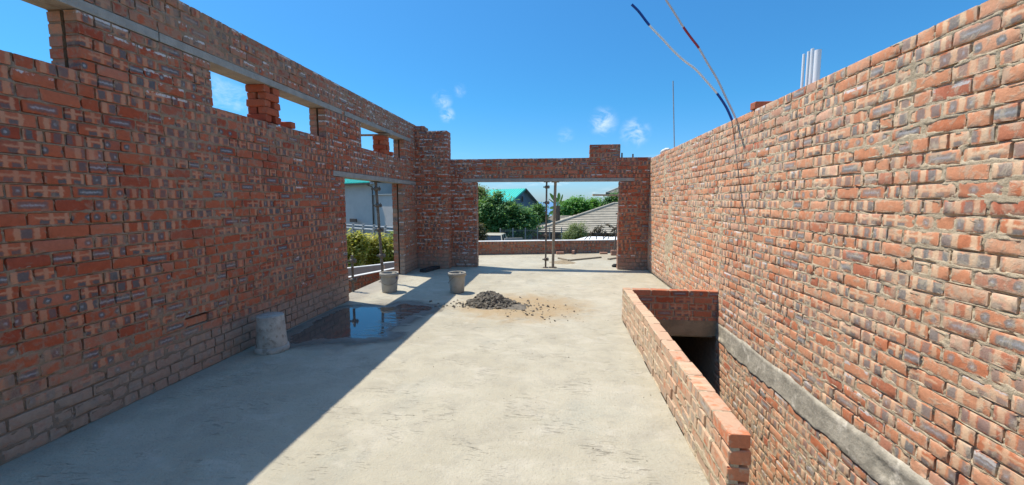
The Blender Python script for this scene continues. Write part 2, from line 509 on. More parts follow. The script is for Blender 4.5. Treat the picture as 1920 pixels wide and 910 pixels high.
def face_bricks(lay, zc, O, U, W, Nn, depth, seed, joint=.014, prot=.0022, white=None, dust=None, smear=None, simple_=False, r1shift=0):
    """arrays for all bricks of a skin.  W = up axis in the face, Nn = outward normal"""
    rs = np.random.default_rng(seed + 5)
    B = []
    for i, row in enumerate(lay):
        for (a, b, e0, e1) in row:
            ja = 0 if e0 else joint / 2; jb = 0 if e1 else joint / 2
            if b - a - ja - jb < .025: continue
            B.append((a + ja, b - jb, zc[i] + joint / 2, zc[i + 1] - joint / 2))
    B = np.array(B); n = len(B)
    uf = _UF if not simple_ else np.array([0, 1.0]); vf = _VF if not simple_ else np.array([0, 1.0])
    nu, nv = len(uf), len(vf); G = nu * nv
    gu, gv = np.meshgrid(uf, vf); gu = gu.ravel(); gv = gv.ravel()
    uu = B[:, 0:1] + (B[:, 1] - B[:, 0])[:, None] * gu; vv = B[:, 2:3] + (B[:, 3] - B[:, 2])[:, None] * gv
    p = rs.uniform(-prot * .6, prot, n); tilt = rs.normal(0, .0012, n)
    dd = p[:, None] + tilt[:, None] * (gu - .5) * 2 + rs.normal(0, .0008, (n, G))
    ring = ((gu == 0) | (gu == 1) | (gv == 0) | (gv == 1)); corner = ((gu == 0) | (gu == 1)) & ((gv == 0) | (gv == 1))
    dd = dd - ring * rs.uniform(.0004, .0018, (n, G)) - corner * rs.uniform(0, .002, (n, G))
    uu = uu + rs.normal(0, .0013, (n, G)) + np.where(corner, np.where(gu == 0, 1, -1), 0) * np.abs(rs.normal(0, .003, (n, G)))
    vv = vv + rs.normal(0, .0011, (n, G)) + np.where(corner, np.where(gv == 0, 1, -1), 0) * np.abs(rs.normal(0, .003, (n, G)))
    # the odd chipped corner
    chip = (rs.random((n, G)) < .035) & corner
    uu += chip * np.where(gu == 0, 1, -1) * .014; vv += chip * np.where(gv == 0, 1, -1) * .012; dd -= chip * .012
    idx = np.arange(G).reshape(nv, nu)
    loop = np.concatenate([idx[0, :], idx[1:, -1], idx[-1, -2::-1], idx[-2:0:-1, 0]])
    ub = uu[:, loop]; vb = vv[:, loop]; db = np.full_like(ub, -depth)
    u = np.concatenate([uu, ub], 1); v = np.concatenate([vv, vb], 1); d = np.concatenate([dd, db], 1)
    T = G + len(loop)
    O, U, W, Nn = map(np.asarray, (O, U, W, Nn))
    V = (O + u[..., None] * U + v[..., None] * W + d[..., None] * Nn).reshape(-1, 3)
    q = []; sm = []
    for j in range(nv - 1):
        for i in range(nu - 1): q.append((idx[j, i], idx[j, i + 1], idx[j + 1, i + 1], idx[j + 1, i])); sm.append(0 < i < nu - 2 and 0 < j < nv - 2)
    m = len(loop)
    for k in range(m): q.append((loop[k], G + k, G + (k + 1) % m, loop[(k + 1) % m])); sm.append(False)
    q = np.array(q); Q = (q[None] + (np.arange(n) * T)[:, None, None]).reshape(-1, 4); S = np.tile(sm, n)
    cu = (B[:, 0] + B[:, 1]) / 2; cv = (B[:, 2] + B[:, 3]) / 2; hl = (B[:, 1] - B[:, 0]) / 2
    bl = np.stack([u - cu[:, None], v - cv[:, None], np.repeat(hl[:, None], T, 1)], -1).reshape(-1, 3)
    r = rs.random((n, 4)); r[:, 0] = np.clip(r[:, 0] + r1shift, 0, 1)
    br = np.repeat(r, T, 0)
    f = lambda g: np.zeros(n * T) if g is None else g(u.ravel(), v.ravel())
    bx = np.stack([f(white), f(dust), f(smear), np.full(n * T, TONE)], -1)
    return V, Q, S, bl, br, bx


def mortar_sheet(lay, zc, O, U, W, Nn, L, openings, seed, ru=.013, rv=.0075, base=-.0008, chase=(), white=None, dust=None, smearf=None, zmin=None, joint=.014):
    z0, z1 = zc[0], zc[-1]
    nu = int(L / ru) + 1; nv = int((z1 - z0) / rv) + 1
    us = np.linspace(.004, L - .004, nu); vs = np.linspace(z0 + .002, z1 - .008, nv)
    gu, gv = np.meshgrid(us, vs)
    D = np.full_like(gu, -1.0); hole = np.zeros_like(gu)
    ci = np.clip(np.searchsorted(zc, vs) - 1, 0, len(zc) - 2)
    rs = np.random.default_rng(seed + 3)
    for i, row in enumerate(lay):
        rows = np.where(ci == i)[0]
        if not len(rows) or not row: continue
        st = np.array([a for a, b, _, _ in row]); en = np.array([b for a, b, _, _ in row])
        k = np.clip(np.searchsorted(st, us) - 1, 0, len(st) - 1)
        du = np.minimum(us - st[k], en[k] - us) - joint / 2
        dv = np.minimum(vs[rows] - zc[i], zc[i + 1] - vs[rows]) - joint / 2
        D[rows] = np.minimum(du[None, :], dv[:, None])
        deep = rs.random(len(st) + 1)
        near = np.where(us - st[k] < en[k] - us, k, k + 1)
        hm = np.where(deep[near] < .22, np.clip(-du / .006, 0, 1), 0)
        hole[rows] = np.clip(hm[None, :] * (dv[:, None] > -.001), 0, 1)
    x, y = gu + seed * 3.1, gv
    n1 = fbm(x * 11, y * 16, seed, 3); n2 = fbm(x * 42, y * 60, seed + 9, 2); n3 = fbm(x * 2.2, y * 2.6, seed + 21, 4); n4 = fbm(x * 20, y * 30, seed + 33, 2)
    h = base + .006 * (n1 - .5) + .007 * (n2 - .5)
    bulge = sst(-.010, .0, D) * .0015 * n4
    h = h + bulge
    over = (n4 - .46) * .026 + (n3 - .50) * .05
    if smearf is not None: over = over + .02 * smearf(gu, gv)
    h = h - .030 * sst(.001, .010, D - np.clip(over, -.004, .03))
    h = h - .022 * hole * sst(.35, .5, n2)
    crack = sst(.56, .62, fbm(x * 4.5, y * 14, seed + 77, 3)) * sst(-.0095, -.006, D) * sst(.004, .0, D)
    h = h - .013 * crack
    for (a, b, c, d) in chase:                           # chases filled flush with mortar
        e = .03 * (n1 - .5)
        mk = sst(-.012, .012, np.minimum(np.minimum(gu - a, b - gu), np.minimum(gv - c, d - gv)) + e)
        h = h * (1 - mk) + mk * (.003 + .014 * (n1 - .5) + .007 * (n2 - .5))
    h = np.maximum(h, -.034)
    keep = np.ones((nv - 1, nu - 1), bool); cu = (us[1:] + us[:-1]) / 2; cv = (vs[1:] + vs[:-1]) / 2
    for (a, b, c, d) in openings:
        keep &= ~(((cu > a - .004) & (cu < b + .004))[None, :] & ((cv > c - .004) & (cv < d + .004))[:, None])
    idx = np.arange(nu * nv).reshape(nv, nu)
    Q = np.stack([idx[:-1, :-1], idx[:-1, 1:], idx[1:, 1:], idx[1:, :-1]], -1)[keep]
    O, U, W, Nn = map(np.asarray, (O, U, W, Nn))
    P = (O + gu[..., None] * U + gv[..., None] * W)
    V = (P + h[..., None] * Nn).reshape(-1, 3); Vb = (P - .05 * Nn).reshape(-1, 3)
    kp = np.pad(keep, 1); sk = []
    c_, r_ = idx[:-1, :-1], None
    N0 = nu * nv
    for sh, e in (((0, 1), (idx[:-1, :-1], idx[:-1, 1:])), ((2, 1), (idx[1:, :-1], idx[1:, 1:])), ((1, 0), (idx[:-1, :-1], idx[1:, :-1])), ((1, 2), (idx[:-1, 1:], idx[1:, 1:]))):
        nb = kp[sh[0]:sh[0] + keep.shape[0], sh[1]:sh[1] + keep.shape[1]]
        mk = keep & ~nb
        a, b = e[0][mk], e[1][mk]
        sk.append(np.stack([a, b, b + N0, a + N0], -1))
    Q = np.concatenate([Q] + sk)
    V = np.concatenate([V, Vb])
    used = np.zeros(len(V), bool); used[Q.ravel()] = True
    remap = np.cumsum(used) - 1
    f = lambda g: np.zeros(gu.size) if g is None else g(gu.ravel(), gv.ravel())
    bx = np.stack([f(white), f(dust), np.zeros(gu.size), np.full(gu.size, TONE)], -1); bx = np.concatenate([bx, bx])
    return V[used], remap[Q], bx[used]


def core_boxes(L, z0, z1, openings, O, U, W, Nn, d0, d1, inset=.007):
    """solid mortar behind the bricks, cut out at the openings"""
    us = sorted(set([0, L] + [x for o in openings for x in o[:2] if 0 < x < L])); zs = sorted(set([z0, z1] + [x for o in openings for x in o[2:] if z0 < x < z1]))
    O, U, W, Nn = map(np.asarray, (O, U, W, Nn)); V = []; Q = []

    def solid(i, j):
        if i < 0 or j < 0 or i >= len(us) - 1 or j >= len(zs) - 1: return False
        um, zm = (us[i] + us[i + 1]) / 2, (zs[j] + zs[j + 1]) / 2
        return not any(a < um < b and c < zm < d for a, b, c, d in openings)
    for i in range(len(us) - 1):
        for j in range(len(zs) - 1):
            if not solid(i, j): continue
            a = us[i] + (inset if not solid(i - 1, j) else 0); b = us[i + 1] - (inset if not solid(i + 1, j) else 0)
            c = zs[j] + (inset if not solid(i, j - 1) else 0); d = zs[j + 1] - (inset * 2 if not solid(i, j + 1) else 0)
            k = len(V)
            for n in (-d0, -d1):
                for (p, q) in ((a, c), (b, c), (b, d), (a, d)): V.append(O + U * p + W * q + Nn * n)
            Q += [(k, k + 1, k + 2, k + 3), (k + 4, k + 7, k + 6, k + 5), (k, k + 4, k + 5, k + 1), (k + 1, k + 5, k + 6, k + 2), (k + 2, k + 6, k + 7, k + 3), (k + 3, k + 7, k + 4, k)]
    return np.array(V), np.array(Q)


def masonry(name, parent, L, zc, openings, O, U, W, Nn, seed, depth=.1, sheet=True, ru=.013, rv=.0075, header=.16, module=.232, white=None, dust=None,
            smear=None, chase=(), core=(.032, .104), simple_=False, joint=.014, prot=.0022, off=0.0, extra_core=None, r1shift=0):
    zc = np.asarray(zc, float)
    lay = layout(L, zc, openings, seed, module, header, off)
    V, Q, S, bl, br, bx = face_bricks(lay, zc, O, U, W, Nn, depth, seed, joint, prot, white, dust, smear, simple_, r1shift)
    Vs, Qs, Ss, BL, BR, BX, MI = [V], [Q], [S], [bl], [br], [bx], [np.zeros(len(Q), int)]
    n = len(V)

    def join(v, q, b=None, smooth=False):
        nonlocal n
        if not len(v): return
        Vs.append(v); Qs.append(q + n); Ss.append(np.full(len(q), smooth)); BL.append(np.zeros((len(v), 3))); BR.append(np.zeros((len(v), 4)))
        BX.append(b if b is not None else np.tile([0, 0, 0, TONE], (len(v), 1))); MI.append(np.ones(len(q), int)); n += len(v)
    if sheet:
        v, q, b = mortar_sheet(lay, zc, O, U, W, Nn, L, openings, seed, ru, rv, white=white, dust=dust, smearf=smear, chase=chase, joint=joint)
        join(v, q, b, True)
    v, q = core_boxes(L, zc[0], zc[-1], openings, O, U, W, Nn, core[0], core[1]); join(v, q)
    for (v, q) in (extra_core or []): join(np.asarray(v, float), np.asarray(q))
    return mesh_np(name, np.concatenate(Vs), np.concatenate(Qs), [M['brick'], M['mortar']], parent, smooth=np.concatenate(Ss), midx=np.concatenate(MI),
                   attrs={'bl': ('FLOAT_VECTOR', np.concatenate(BL)), 'br': ('FLOAT_COLOR', np.concatenate(BR)), 'bx': ('FLOAT_COLOR', np.concatenate(BX))})


def boxvq(a, b):
    a = np.minimum(a, b).astype(float) if False else np.array(a, float); b = np.array(b, float)
    V = [(x, y, z) for x in (a[0], b[0]) for y in (a[1], b[1]) for z in (a[2], b[2])]
    return np.array(V), np.array([(0, 1, 3, 2), (4, 6, 7, 5), (0, 4, 5, 1), (2, 3, 7, 6), (0, 2, 6, 4), (1, 5, 7, 3)])


def solid_bricks(items, seed):
    """items: (centre, (len,dep,hgt), yaw). every brick a closed, slightly worn box"""
    rs = np.random.default_rng(seed); fr = np.array([0, .05, .95, 1.0]); fz = np.array([0, .12, .88, 1.0]); fy = np.array([0, .1, .9, 1.0])
    key = {}; G = []
    for i in range(4):
        for j in range(4):
            for k in range(4):
                if i in (0, 3) or j in (0, 3) or k in (0, 3): key[(i, j, k)] = len(G); G.append((fr[i], fy[j], fz[k], (i in (0, 3)) + (j in (0, 3)) + (k in (0, 3))))
    F = []
    for a in range(3):
        for b in range(3):
            for s in (0, 3):
                F.append([key[(s, a, b)], key[(s, a + 1, b)], key[(s, a + 1, b + 1)], key[(s, a, b + 1)]][::1 if s else -1])
                F.append([key[(a, s, b)], key[(a + 1, s, b)], key[(a + 1, s, b + 1)], key[(a, s, b + 1)]][::-1 if s else 1])
                F.append([key[(a, b, s)], key[(a + 1, b, s)], key[(a + 1, b + 1, s)], key[(a, b + 1, s)]][::1 if s else -1])
    G = np.array(G); F = np.array(F); Vs = []; Qs = []; BL = []; BR = []
    for n, (c, d, yaw) in enumerate(items):
        d = np.array(d, float); p = (G[:, :3] - .5) * d
        rnd = np.where(G[:, 3:4] == 3, .004, np.where(G[:, 3:4] == 2, .0022, 0)) * (.5 + 1.3 * rs.random((len(G), 1)) ** 1.5 + 2.2 * (rs.random((len(G), 1)) < .10))
        p = p - np.sign(p) * rnd + rs.normal(0, .0008, p.shape)
        BL.append(np.stack([p[:, 0], p[:, 2], np.full(len(p), d[0] / 2)], -1)); r = rs.random(4); BR.append(np.tile(r, (len(p), 1)))
        cy, sy = cos(yaw), sin(yaw)
        w = np.stack([p[:, 0] * cy - p[:, 1] * sy + c[0], p[:, 0] * sy + p[:, 1] * cy + c[1], p[:, 2] + c[2]], -1)
        Vs.append(w); Qs.append(F + n * len(G))
    return np.concatenate(Vs), np.concatenate(Qs), np.concatenate(BL), np.concatenate(BR)


def zr(a, b, n): return list(np.linspace(a, b, n + 1)[:-1])


# ------------------------------------------------------------------ building: dimensions
XL, XR, YB = -3.25, 2.0, 9.6
Y0 = 0.6                                                # where the detailed brick skins start, just behind the view

# ---- left wall
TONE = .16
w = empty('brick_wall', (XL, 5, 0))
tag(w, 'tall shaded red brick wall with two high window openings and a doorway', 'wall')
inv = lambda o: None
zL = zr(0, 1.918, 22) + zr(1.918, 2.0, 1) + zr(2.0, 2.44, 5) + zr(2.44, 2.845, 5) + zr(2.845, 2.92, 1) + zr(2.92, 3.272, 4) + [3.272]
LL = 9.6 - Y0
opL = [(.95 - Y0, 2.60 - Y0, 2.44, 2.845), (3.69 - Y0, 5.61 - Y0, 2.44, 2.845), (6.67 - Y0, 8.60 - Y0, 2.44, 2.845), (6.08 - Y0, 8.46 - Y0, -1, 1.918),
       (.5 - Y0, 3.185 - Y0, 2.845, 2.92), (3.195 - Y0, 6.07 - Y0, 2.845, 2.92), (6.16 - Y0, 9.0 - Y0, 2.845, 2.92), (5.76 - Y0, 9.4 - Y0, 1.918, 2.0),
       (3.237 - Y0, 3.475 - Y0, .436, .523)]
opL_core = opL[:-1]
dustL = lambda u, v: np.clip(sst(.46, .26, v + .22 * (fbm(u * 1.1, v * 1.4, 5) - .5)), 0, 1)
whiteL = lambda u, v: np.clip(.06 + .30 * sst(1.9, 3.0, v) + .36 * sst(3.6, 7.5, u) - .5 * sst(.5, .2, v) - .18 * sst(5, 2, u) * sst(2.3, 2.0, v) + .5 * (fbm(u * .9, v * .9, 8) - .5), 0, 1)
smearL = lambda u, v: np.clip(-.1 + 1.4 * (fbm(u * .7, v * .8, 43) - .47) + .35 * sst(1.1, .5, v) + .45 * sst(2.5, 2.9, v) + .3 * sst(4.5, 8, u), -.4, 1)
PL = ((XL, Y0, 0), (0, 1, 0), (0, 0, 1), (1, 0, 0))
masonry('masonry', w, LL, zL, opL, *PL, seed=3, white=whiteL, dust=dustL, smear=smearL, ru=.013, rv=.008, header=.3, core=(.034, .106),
        extra_core=[boxvq((XL - .27, -3.0, -2.9), (XL - .0, Y0 - .001, 3.25)), boxvq((XL - .27, Y0, -2.9), (XL - .006, 9.59, -.21))])
zo = zr(0, 1.918, 22) + zr(1.918, 2.0, 1) + zr(2.0, 2.44, 5) + zr(2.44, 2.845, 5) + zr(2.845, 2.92, 1) + zr(2.92, 3.272, 4) + [3.272]
opO = [(.95 - Y0, 2.60 - Y0, 2.44, 2.845), (3.69 - Y0, 5.61 - Y0, 2.44, 2.845), (6.67 - Y0, 8.60 - Y0, 2.44, 2.845), (6.08 - Y0, 8.46 - Y0, -1, 1.918)]
masonry('outer_skin', w, LL, zo, opO, (XL - .237, Y0, 0), (0, 1, 0), (0, 0, 1), (-1, 0, 0), seed=23, depth=.106, sheet=False, core=(.006, .100), simple_=True, prot=.002, header=.3)
b = MB()
for (a, c) in ((3.0, 3.65), (8.65, 9.5)): b.box2((XL - .15, a, .05), (XL - .112, c, 2.3))
V, Q, bl_, br_ = solid_bricks([((XL - .062, 3.358, .4745), (.225, .09, .066), pi / 2)], 444); br_[:, 1] = .1
mesh_np('set_back_brick', V, Q, M['brick'], w, attrs={'bl': ('FLOAT_VECTOR', bl_), 'br': ('FLOAT_COLOR', br_), 'bx': ('FLOAT_COLOR', np.tile([0, .2, 0, .5], (len(V), 1)))})
for (y0, y1, z0, z1) in ((.5, 3.185, 2.847, 2.918), (3.195, 6.07, 2.847, 2.918), (6.16, 9.0, 2.847, 2.918), (5.76, 9.4, 1.92, 1.998)):
    lb = MB().box2((XL - .113, y0, z0), (XL + .004, y1, z1)); lo = lb.build('lintel', M['lintel'], w, .004)
    lb = MB().box2((XL - .235, y0, z0 + .001), (XL - .117, y1, z1)); lb.build('lintel', M['lintel'], w, .004)
# children of an Empty that is not at the origin: keep world coordinates
def settle(root):
    for ch in root.children:
        ch.matrix_parent_inverse = root.matrix_world.inverted() if False else Matrix.Translation(-Vector(root.location))
settle(w)

TONE = 1.0
# ---- right wall: the tall sunlit one, running down into the stairwell
w = empty('brick_wall', (XR, 5, 0))
tag(w, 'long sunlit orange brick wall running down into the stairwell', 'wall')
zR = zr(-1.562, -.19, 16) + [-.19] + zr(.03, 2.5, 29) + [2.5]
zR = sorted(set(zR))
LR = 9.62 - Y0
bandrect = (-1, 5.40 - Y0, -.19, .03)
opR = [(5.40 - Y0, 20, -5, .03), bandrect, (5.2 - Y0 + 3.04, 5.2 - Y0 + 3.16, 1.52, 1.62)]
chases = [(7.74 - Y0, 7.92 - Y0, .2, 1.5), (8.25 - Y0, 8.36 - Y0, 1.62, 2.45), (7.55 - Y0, 8.1 - Y0, .35, .95), (5.36 - Y0, 5.42 - Y0, .42, 1.35)]
smearR = lambda u, v: np.clip(-.12 + 1.2 * (fbm(u * .8, v * .9, 41) - .45) + .5 * sst(2.0, .2, u) * 0 + .35 * sst(-.2, -.6, v), 0, 1)
dustR = lambda u, v: np.clip(.75 * sst(.22, .05, v + .1 * (fbm(u * 2, v * 3, 6) - .5)) * sst(4.7, 4.85, u), 0, 1)
whiteR = lambda u, v: np.clip(.05 + .12 * sst(.9, .3, v), 0, 1)
PR = ((XR, Y0, 0), (0, 1, 0), (0, 0, 1), (-1, 0, 0))
masonry('masonry', w, LR, zR, opR, *PR, seed=9, ru=.012, rv=.0072, header=.3, white=whiteR, dust=dustR, smear=smearR, chase=chases, core=(.034, .21), prot=.003,
        extra_core=[boxvq((XR, -3, -2.9), (XR + .22, Y0 - .001, 2.48)), boxvq((XR + .036, Y0, -2.9), (XR + .21, 9.6, -1.57)), boxvq((XR + .02, 5.401, -1.571), (XR + .21, 9.6, .028))])
# rough ring beam
us = np.arange(-1.5, 5.395, .02); vs = np.linspace(-.19, .03, 15); gu, gv = np.meshgrid(us, vs)
h = .003 + .009 * (fbm(gu * 3, gv * 9, 71, 4) - .5) + .010 * sst(.52, .6, fbm(gu * 1.6, gv * 5, 72, 3))
gvj = gv.copy(); lo = .055 * np.clip(fbm(us * 3.2, us * 0, 73, 5) - .38, 0, 1) / .3; hi = .02 * np.clip(fbm(us * 4, us * 0 + 3, 74, 4) - .35, 0, 1) / .3
gvj[0] = gv[0] - lo - .006; gvj[1] = gvj[0] + .008; gvj[2] = gv[1] - lo * .6; h[0] = -.02; h[1] = .003 + .004 * fbm(us * 9, us * 0, 75, 3)
gvj[-1] = gv[-1] + hi + .004; gvj[-2] = gvj[-1] - .008; h[-1] = -.02; h[-2] = .004
V = np.stack([XR - h, gu, gvj], -1).reshape(-1, 3); idx = np.arange(gu.size).reshape(gu.shape)
mesh_np('concrete_beam', V, np.stack([idx[:-1, :-1], idx[:-1, 1:], idx[1:, 1:], idx[1:, :-1]], -1).reshape(-1, 4), M['band'], w, smooth=True)
settle(w)

TONE = .12
# ---- back wall with wide opening
w = empty('brick_wall', (0, YB, 0))
tag(w, 'shaded brick wall at the far end with the wide opening', 'wall')
x0 = -2.68
opB = [(-1.91 - x0, 1.345 - x0, -1, 2.0), (-2.25 - x0, 1.67 - x0, 2.0, 2.075), (-9, .675 - x0, 2.53, 3), (1.34 - x0, 9, 2.53, 3)]
zB = zr(0, 2.0, 23) + zr(2.0, 2.075, 1) + zr(2.075, 2.53, 5) + zr(2.53, 2.82, 3) + [2.82]
whiteB = lambda u, v: np.clip(.55 * sst(1.5, .5, u) + .14 - .5 * sst(.3, .15, v) + .4 * (fbm(u, v, 8) - .5), 0, 1)
dustB = lambda u, v: np.clip(.8 * sst(.5, .12, v + .25 * (fbm(u * 1.5, v * 2, 15) - .5)), 0, 1)
masonry('masonry', w, 4.70, zB, opB, (x0, YB, 0), (1, 0, 0), (0, 0, 1), (0, -1, 0), seed=14, ru=.016, rv=.010, header=.45, white=whiteB, dust=dustB, core=(.034, .22), depth=.105, r1shift=.04)
masonry('outer_skin', w, 4.70, zB, opB, (x0, YB + .222, 0), (1, 0, 0), (0, 0, 1), (0, 1, 0), seed=15, sheet=False, core=(.006, .03), depth=.1, simple_=True, header=.3)
MB().box2((-2.25, YB - .004, 2.002), (1.67, YB + .108, 2.073)).build('lintel', M['lintel'], w, .004)
MB().box2((-2.25, YB + .114, 2.002), (1.67, YB + .225, 2.073)).build('lintel', M['lintel'], w, .004)
settle(w)

# ---- corner pilaster
w = empty('brick_pilaster', (-2.9, 9.43, 0))
tag(w, 'white flecked dark brick pilaster in the far corner', 'pillar')
zP = zr(0, 3.13, 36) + zr(3.13, 3.245, 1) + [3.245]
whiteP = lambda u, v: np.clip(.56 - .9 * sst(.45, .25, v) + .25 * (fbm(u * 2, v, 8) - .5), 0, 1)
masonry('masonry', w, .74, zP, [(.22, 2, 3.13, 4)], (-3.25, 9.27, 0), (1, 0, 0), (0, 0, 1), (0, -1, 0), seed=31, ru=.016, rv=.010, header=.4, white=whiteP, dust=dustB, core=(.034, .33), depth=.105, r1shift=.06)
masonry('side_face', w, .33, zr(0, 3.13, 36) + [3.13], [], (-2.51, 9.27, 0), (0, 1, 0), (0, 0, 1), (1, 0, 0), seed=32, ru=.016, rv=.010, header=.4, white=whiteP, dust=dustB, core=(.034, .1), depth=.1)
settle(w)

TONE = 1.0
# ---- floor slab with stair void
def rects(name, rs, z0, z1, mat):
    b = MB()
    for (a, c, d, e) in rs: b.box2((a, d, z0), (c, e, z1))
    return b
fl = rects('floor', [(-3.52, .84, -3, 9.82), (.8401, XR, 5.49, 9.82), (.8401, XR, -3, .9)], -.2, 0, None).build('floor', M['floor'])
tag(fl, kind='structure')
# subdivide is not needed: relief comes from the material
tf = MB().prism([(-3.52, 9.8201), (XR + .1, 9.8201), (XR + .1, 12.95), (-3.52, 11.58)], -.2, -.001).build('terrace_floor', M['floor'])
tag(tf, kind='structure')
ed = MB().box2((.85, 5.384, -.15), (XR - .002, 5.489, .045)).build('slab_edge', M['slab']); tag(ed, kind='structure')
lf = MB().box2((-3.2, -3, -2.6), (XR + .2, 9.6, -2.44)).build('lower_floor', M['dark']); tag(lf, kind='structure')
ow = MB().box2((-3.4, 9.5, -2.9), (XR + .2, 9.7, -.201)).box2((-3.4, -3.2, -2.9), (XR + .2, -3.0, -.2)).build('lower_storey_walls', M['dark']); tag(ow, kind='structure')  # lower floor and walls painted near-black to stand in for missing light

# ---- low L-shaped brick parapet round the stairwell
w = empty('brick_parapet', (.89, 3.7, 0))
tag(w, 'low sunlit single brick parapet around the stairwell', 'low wall')
HP, NC = .43, 5; ch = HP / NC; xp0, xp1 = .84, .945; yn, yf = 2.03, 5.385
items = []; lay = []; rs = random.Random(5)
for i in range(NC):
    y = yn; k = 0; row = []
    first = .225 if i % 2 == 0 else .106
    while y < yf + .10:
        ln = first if k == 0 else (.222 if rs.random() > .08 else .106)
        e = min(y + ln, yf + .106)
        if e - y > .03:
            items.append((((xp0 + xp1) / 2 + rs.gauss(0, .0028), (y + e) / 2, i * ch + ch / 2 + .002 + rs.gauss(0, .0018)), (e - y, .105 + rs.gauss(0, .0015), ch - .014), pi / 2 + rs.gauss(0, .008)))
            row.append((y - .006 - Y0, e + .006 - Y0, k == 0, False))
        y = e + .011; k += 1
    lay.append(row)
for i in range(NC):                                      # return leg to the right wall
    x = xp1 + .012 + (.106 if i % 2 else 0) * .5
    while x < XR:
        e = min(x + .222, XR + .02)
        items.append((((x + e) / 2, yf + .055, i * ch + ch / 2 + .002), (e - x, .105, ch - .011), rs.gauss(0, .003))); x = e + .011
V, Q, BLv, BRv = solid_bricks(items, 12)
BRv[:, 0] = .1 + .62 * BRv[:, 0]
zc = [i * ch for i in range(NC + 1)]
BXv = np.tile([0, 0, .75, .9], (len(V), 1)); BXv[:, 2] = .2 + .4 * (V[:, 0] < xp0 + .012) * (V[:, 2] < HP - .01) + .9 * sst(2.6, 4.2, V[:, 1]) + .6 * (fbm(V[:, 1] * 2.5, V[:, 2] * 4, 66) - .5); endm = V[:, 1] < yn + .004; BXv[endm, 2] = -.6; BRv[np.repeat([it[0][1] - it[1][0] / 2 < yn + .004 for it in items], len(V) // len(items)), 1] = .1; BXv[:, 1] = .55 * sst(.16, .02, V[:, 2])
v2, q2, b2 = mortar_sheet([[(a - (yn - Y0), b - (yn - Y0), c, d) for a, b, c, d in r] for r in lay], np.array(zc), (xp0, yn, 0), (0, 1, 0), (0, 0, 1), (-1, 0, 0), yf + .1 - yn, [], 51, .012, .007, base=.0005)
parts = [(v2, q2), boxvq((xp0 + .03, yn + .03, -.001), (xp1 - .006, yf + .1, HP - .012)), boxvq((xp1 - .01, yf + .014, .03), (XR, yf + .098, HP - .012))]
# mortar fillet at the foot of the parapet
ys = np.arange(yn + .01, yf + .1, .03); pr = []
for (dx, z) in ((-.002, .022), (-.008, .012), (-.018, .004), (-.03, -.003)):
    pr.append(np.stack([xp0 + dx * (0.5 + 1.2 * fbm(ys * 3, ys * 0 + z * 50, 61, 3)), ys, np.maximum(z * (.4 + 1.2 * fbm(ys * 4, ys * 0 + 7, 62, 3)), -.004)], -1))
pv = np.concatenate(pr); n = len(ys); pq = np.array([(r * n + i, r * n + i + 1, (r + 1) * n + i + 1, (r + 1) * n + i) for r in range(3) for i in range(n - 1)])
xw = V[:, 0] > xp1 + .004; BXv[xw, 1] = 0; BXv[xw, 2] = -.1; BXv[xw, 3] = .35  # low tone: shade of the stairwell put into the return leg's colour
nb = len(V); MI = [np.zeros(len(Q), int)]; Vs = [V]; Qs = [Q]; cnt = nb; SM = [np.zeros(len(Q), bool)]
for v_, q_ in parts: Vs.append(v_); Qs.append(q_ + cnt); MI.append(np.ones(len(q_), int)); SM.append(np.full(len(q_), len(q_) > 10)); cnt += len(v_)
ex = cnt - nb
mesh_np('masonry', np.concatenate(Vs), np.concatenate(Qs), [M['brick'], M['mortar']], w, smooth=np.concatenate(SM), midx=np.concatenate(MI),
        attrs={'bl': ('FLOAT_VECTOR', np.concatenate([BLv, np.zeros((ex, 3))])), 'br': ('FLOAT_COLOR', np.concatenate([BRv, np.zeros((ex, 4))])),
               'bx': ('FLOAT_COLOR', np.concatenate([BXv, np.tile([0, 0, 0, 1.0], (ex, 1))]))})
settle(w)

TONE = .1
# ---- terrace parapet (slightly skewed) and its left return
def low_wall(name, a, b, z0, z1, label, coping=.03, th=.22, seed=1, n=None):
    a = np.array([*a, 0.0]); b = np.array([*b, 0.0]); L = np.linalg.norm(b - a); U = (b - a) / L; Nn = np.array([U[1], -U[0], 0])
    w = empty(name, (*(a[:2] + b[:2]) / 2, 0)); tag(w, label, 'low wall')
    n = n or max(1, round((z1 - z0) / .086))
    masonry('masonry', w, L, zr(z0, z1, n) + [z1], [], a, U, (0, 0, 1), Nn, seed=seed, ru=.02, rv=.011, header=.2, core=(.034, th), depth=.1,
            extra_core=None, dust=lambda u, v: .4 * sst(z0 + .2, z0, v), smear=lambda u, v: .3 + 0 * u)
    if coping:
        c = MB(); mid = (a + b) / 2
        c.box((mid[0] - Nn[0] * th / 2, mid[1] - Nn[1] * th / 2, z1 + coping / 2 - .008), (L, th + .02, coping), rz=math.atan2(U[1], U[0]))
        c.build('coping', M['coping'], w, .004)
    settle(w); return w
low_wall('brick_parapet', (-3.3, 11.62), (2.1, 12.93), 0, .385, 'low brown brick parapet along the far edge of the terrace', .016, seed=81)
low_wall('brick_parapet', (-3.05, 9.83), (-3.05, 11.66), 0, .385, 'short brick parapet closing the left side of the terrace', .016, seed=82)

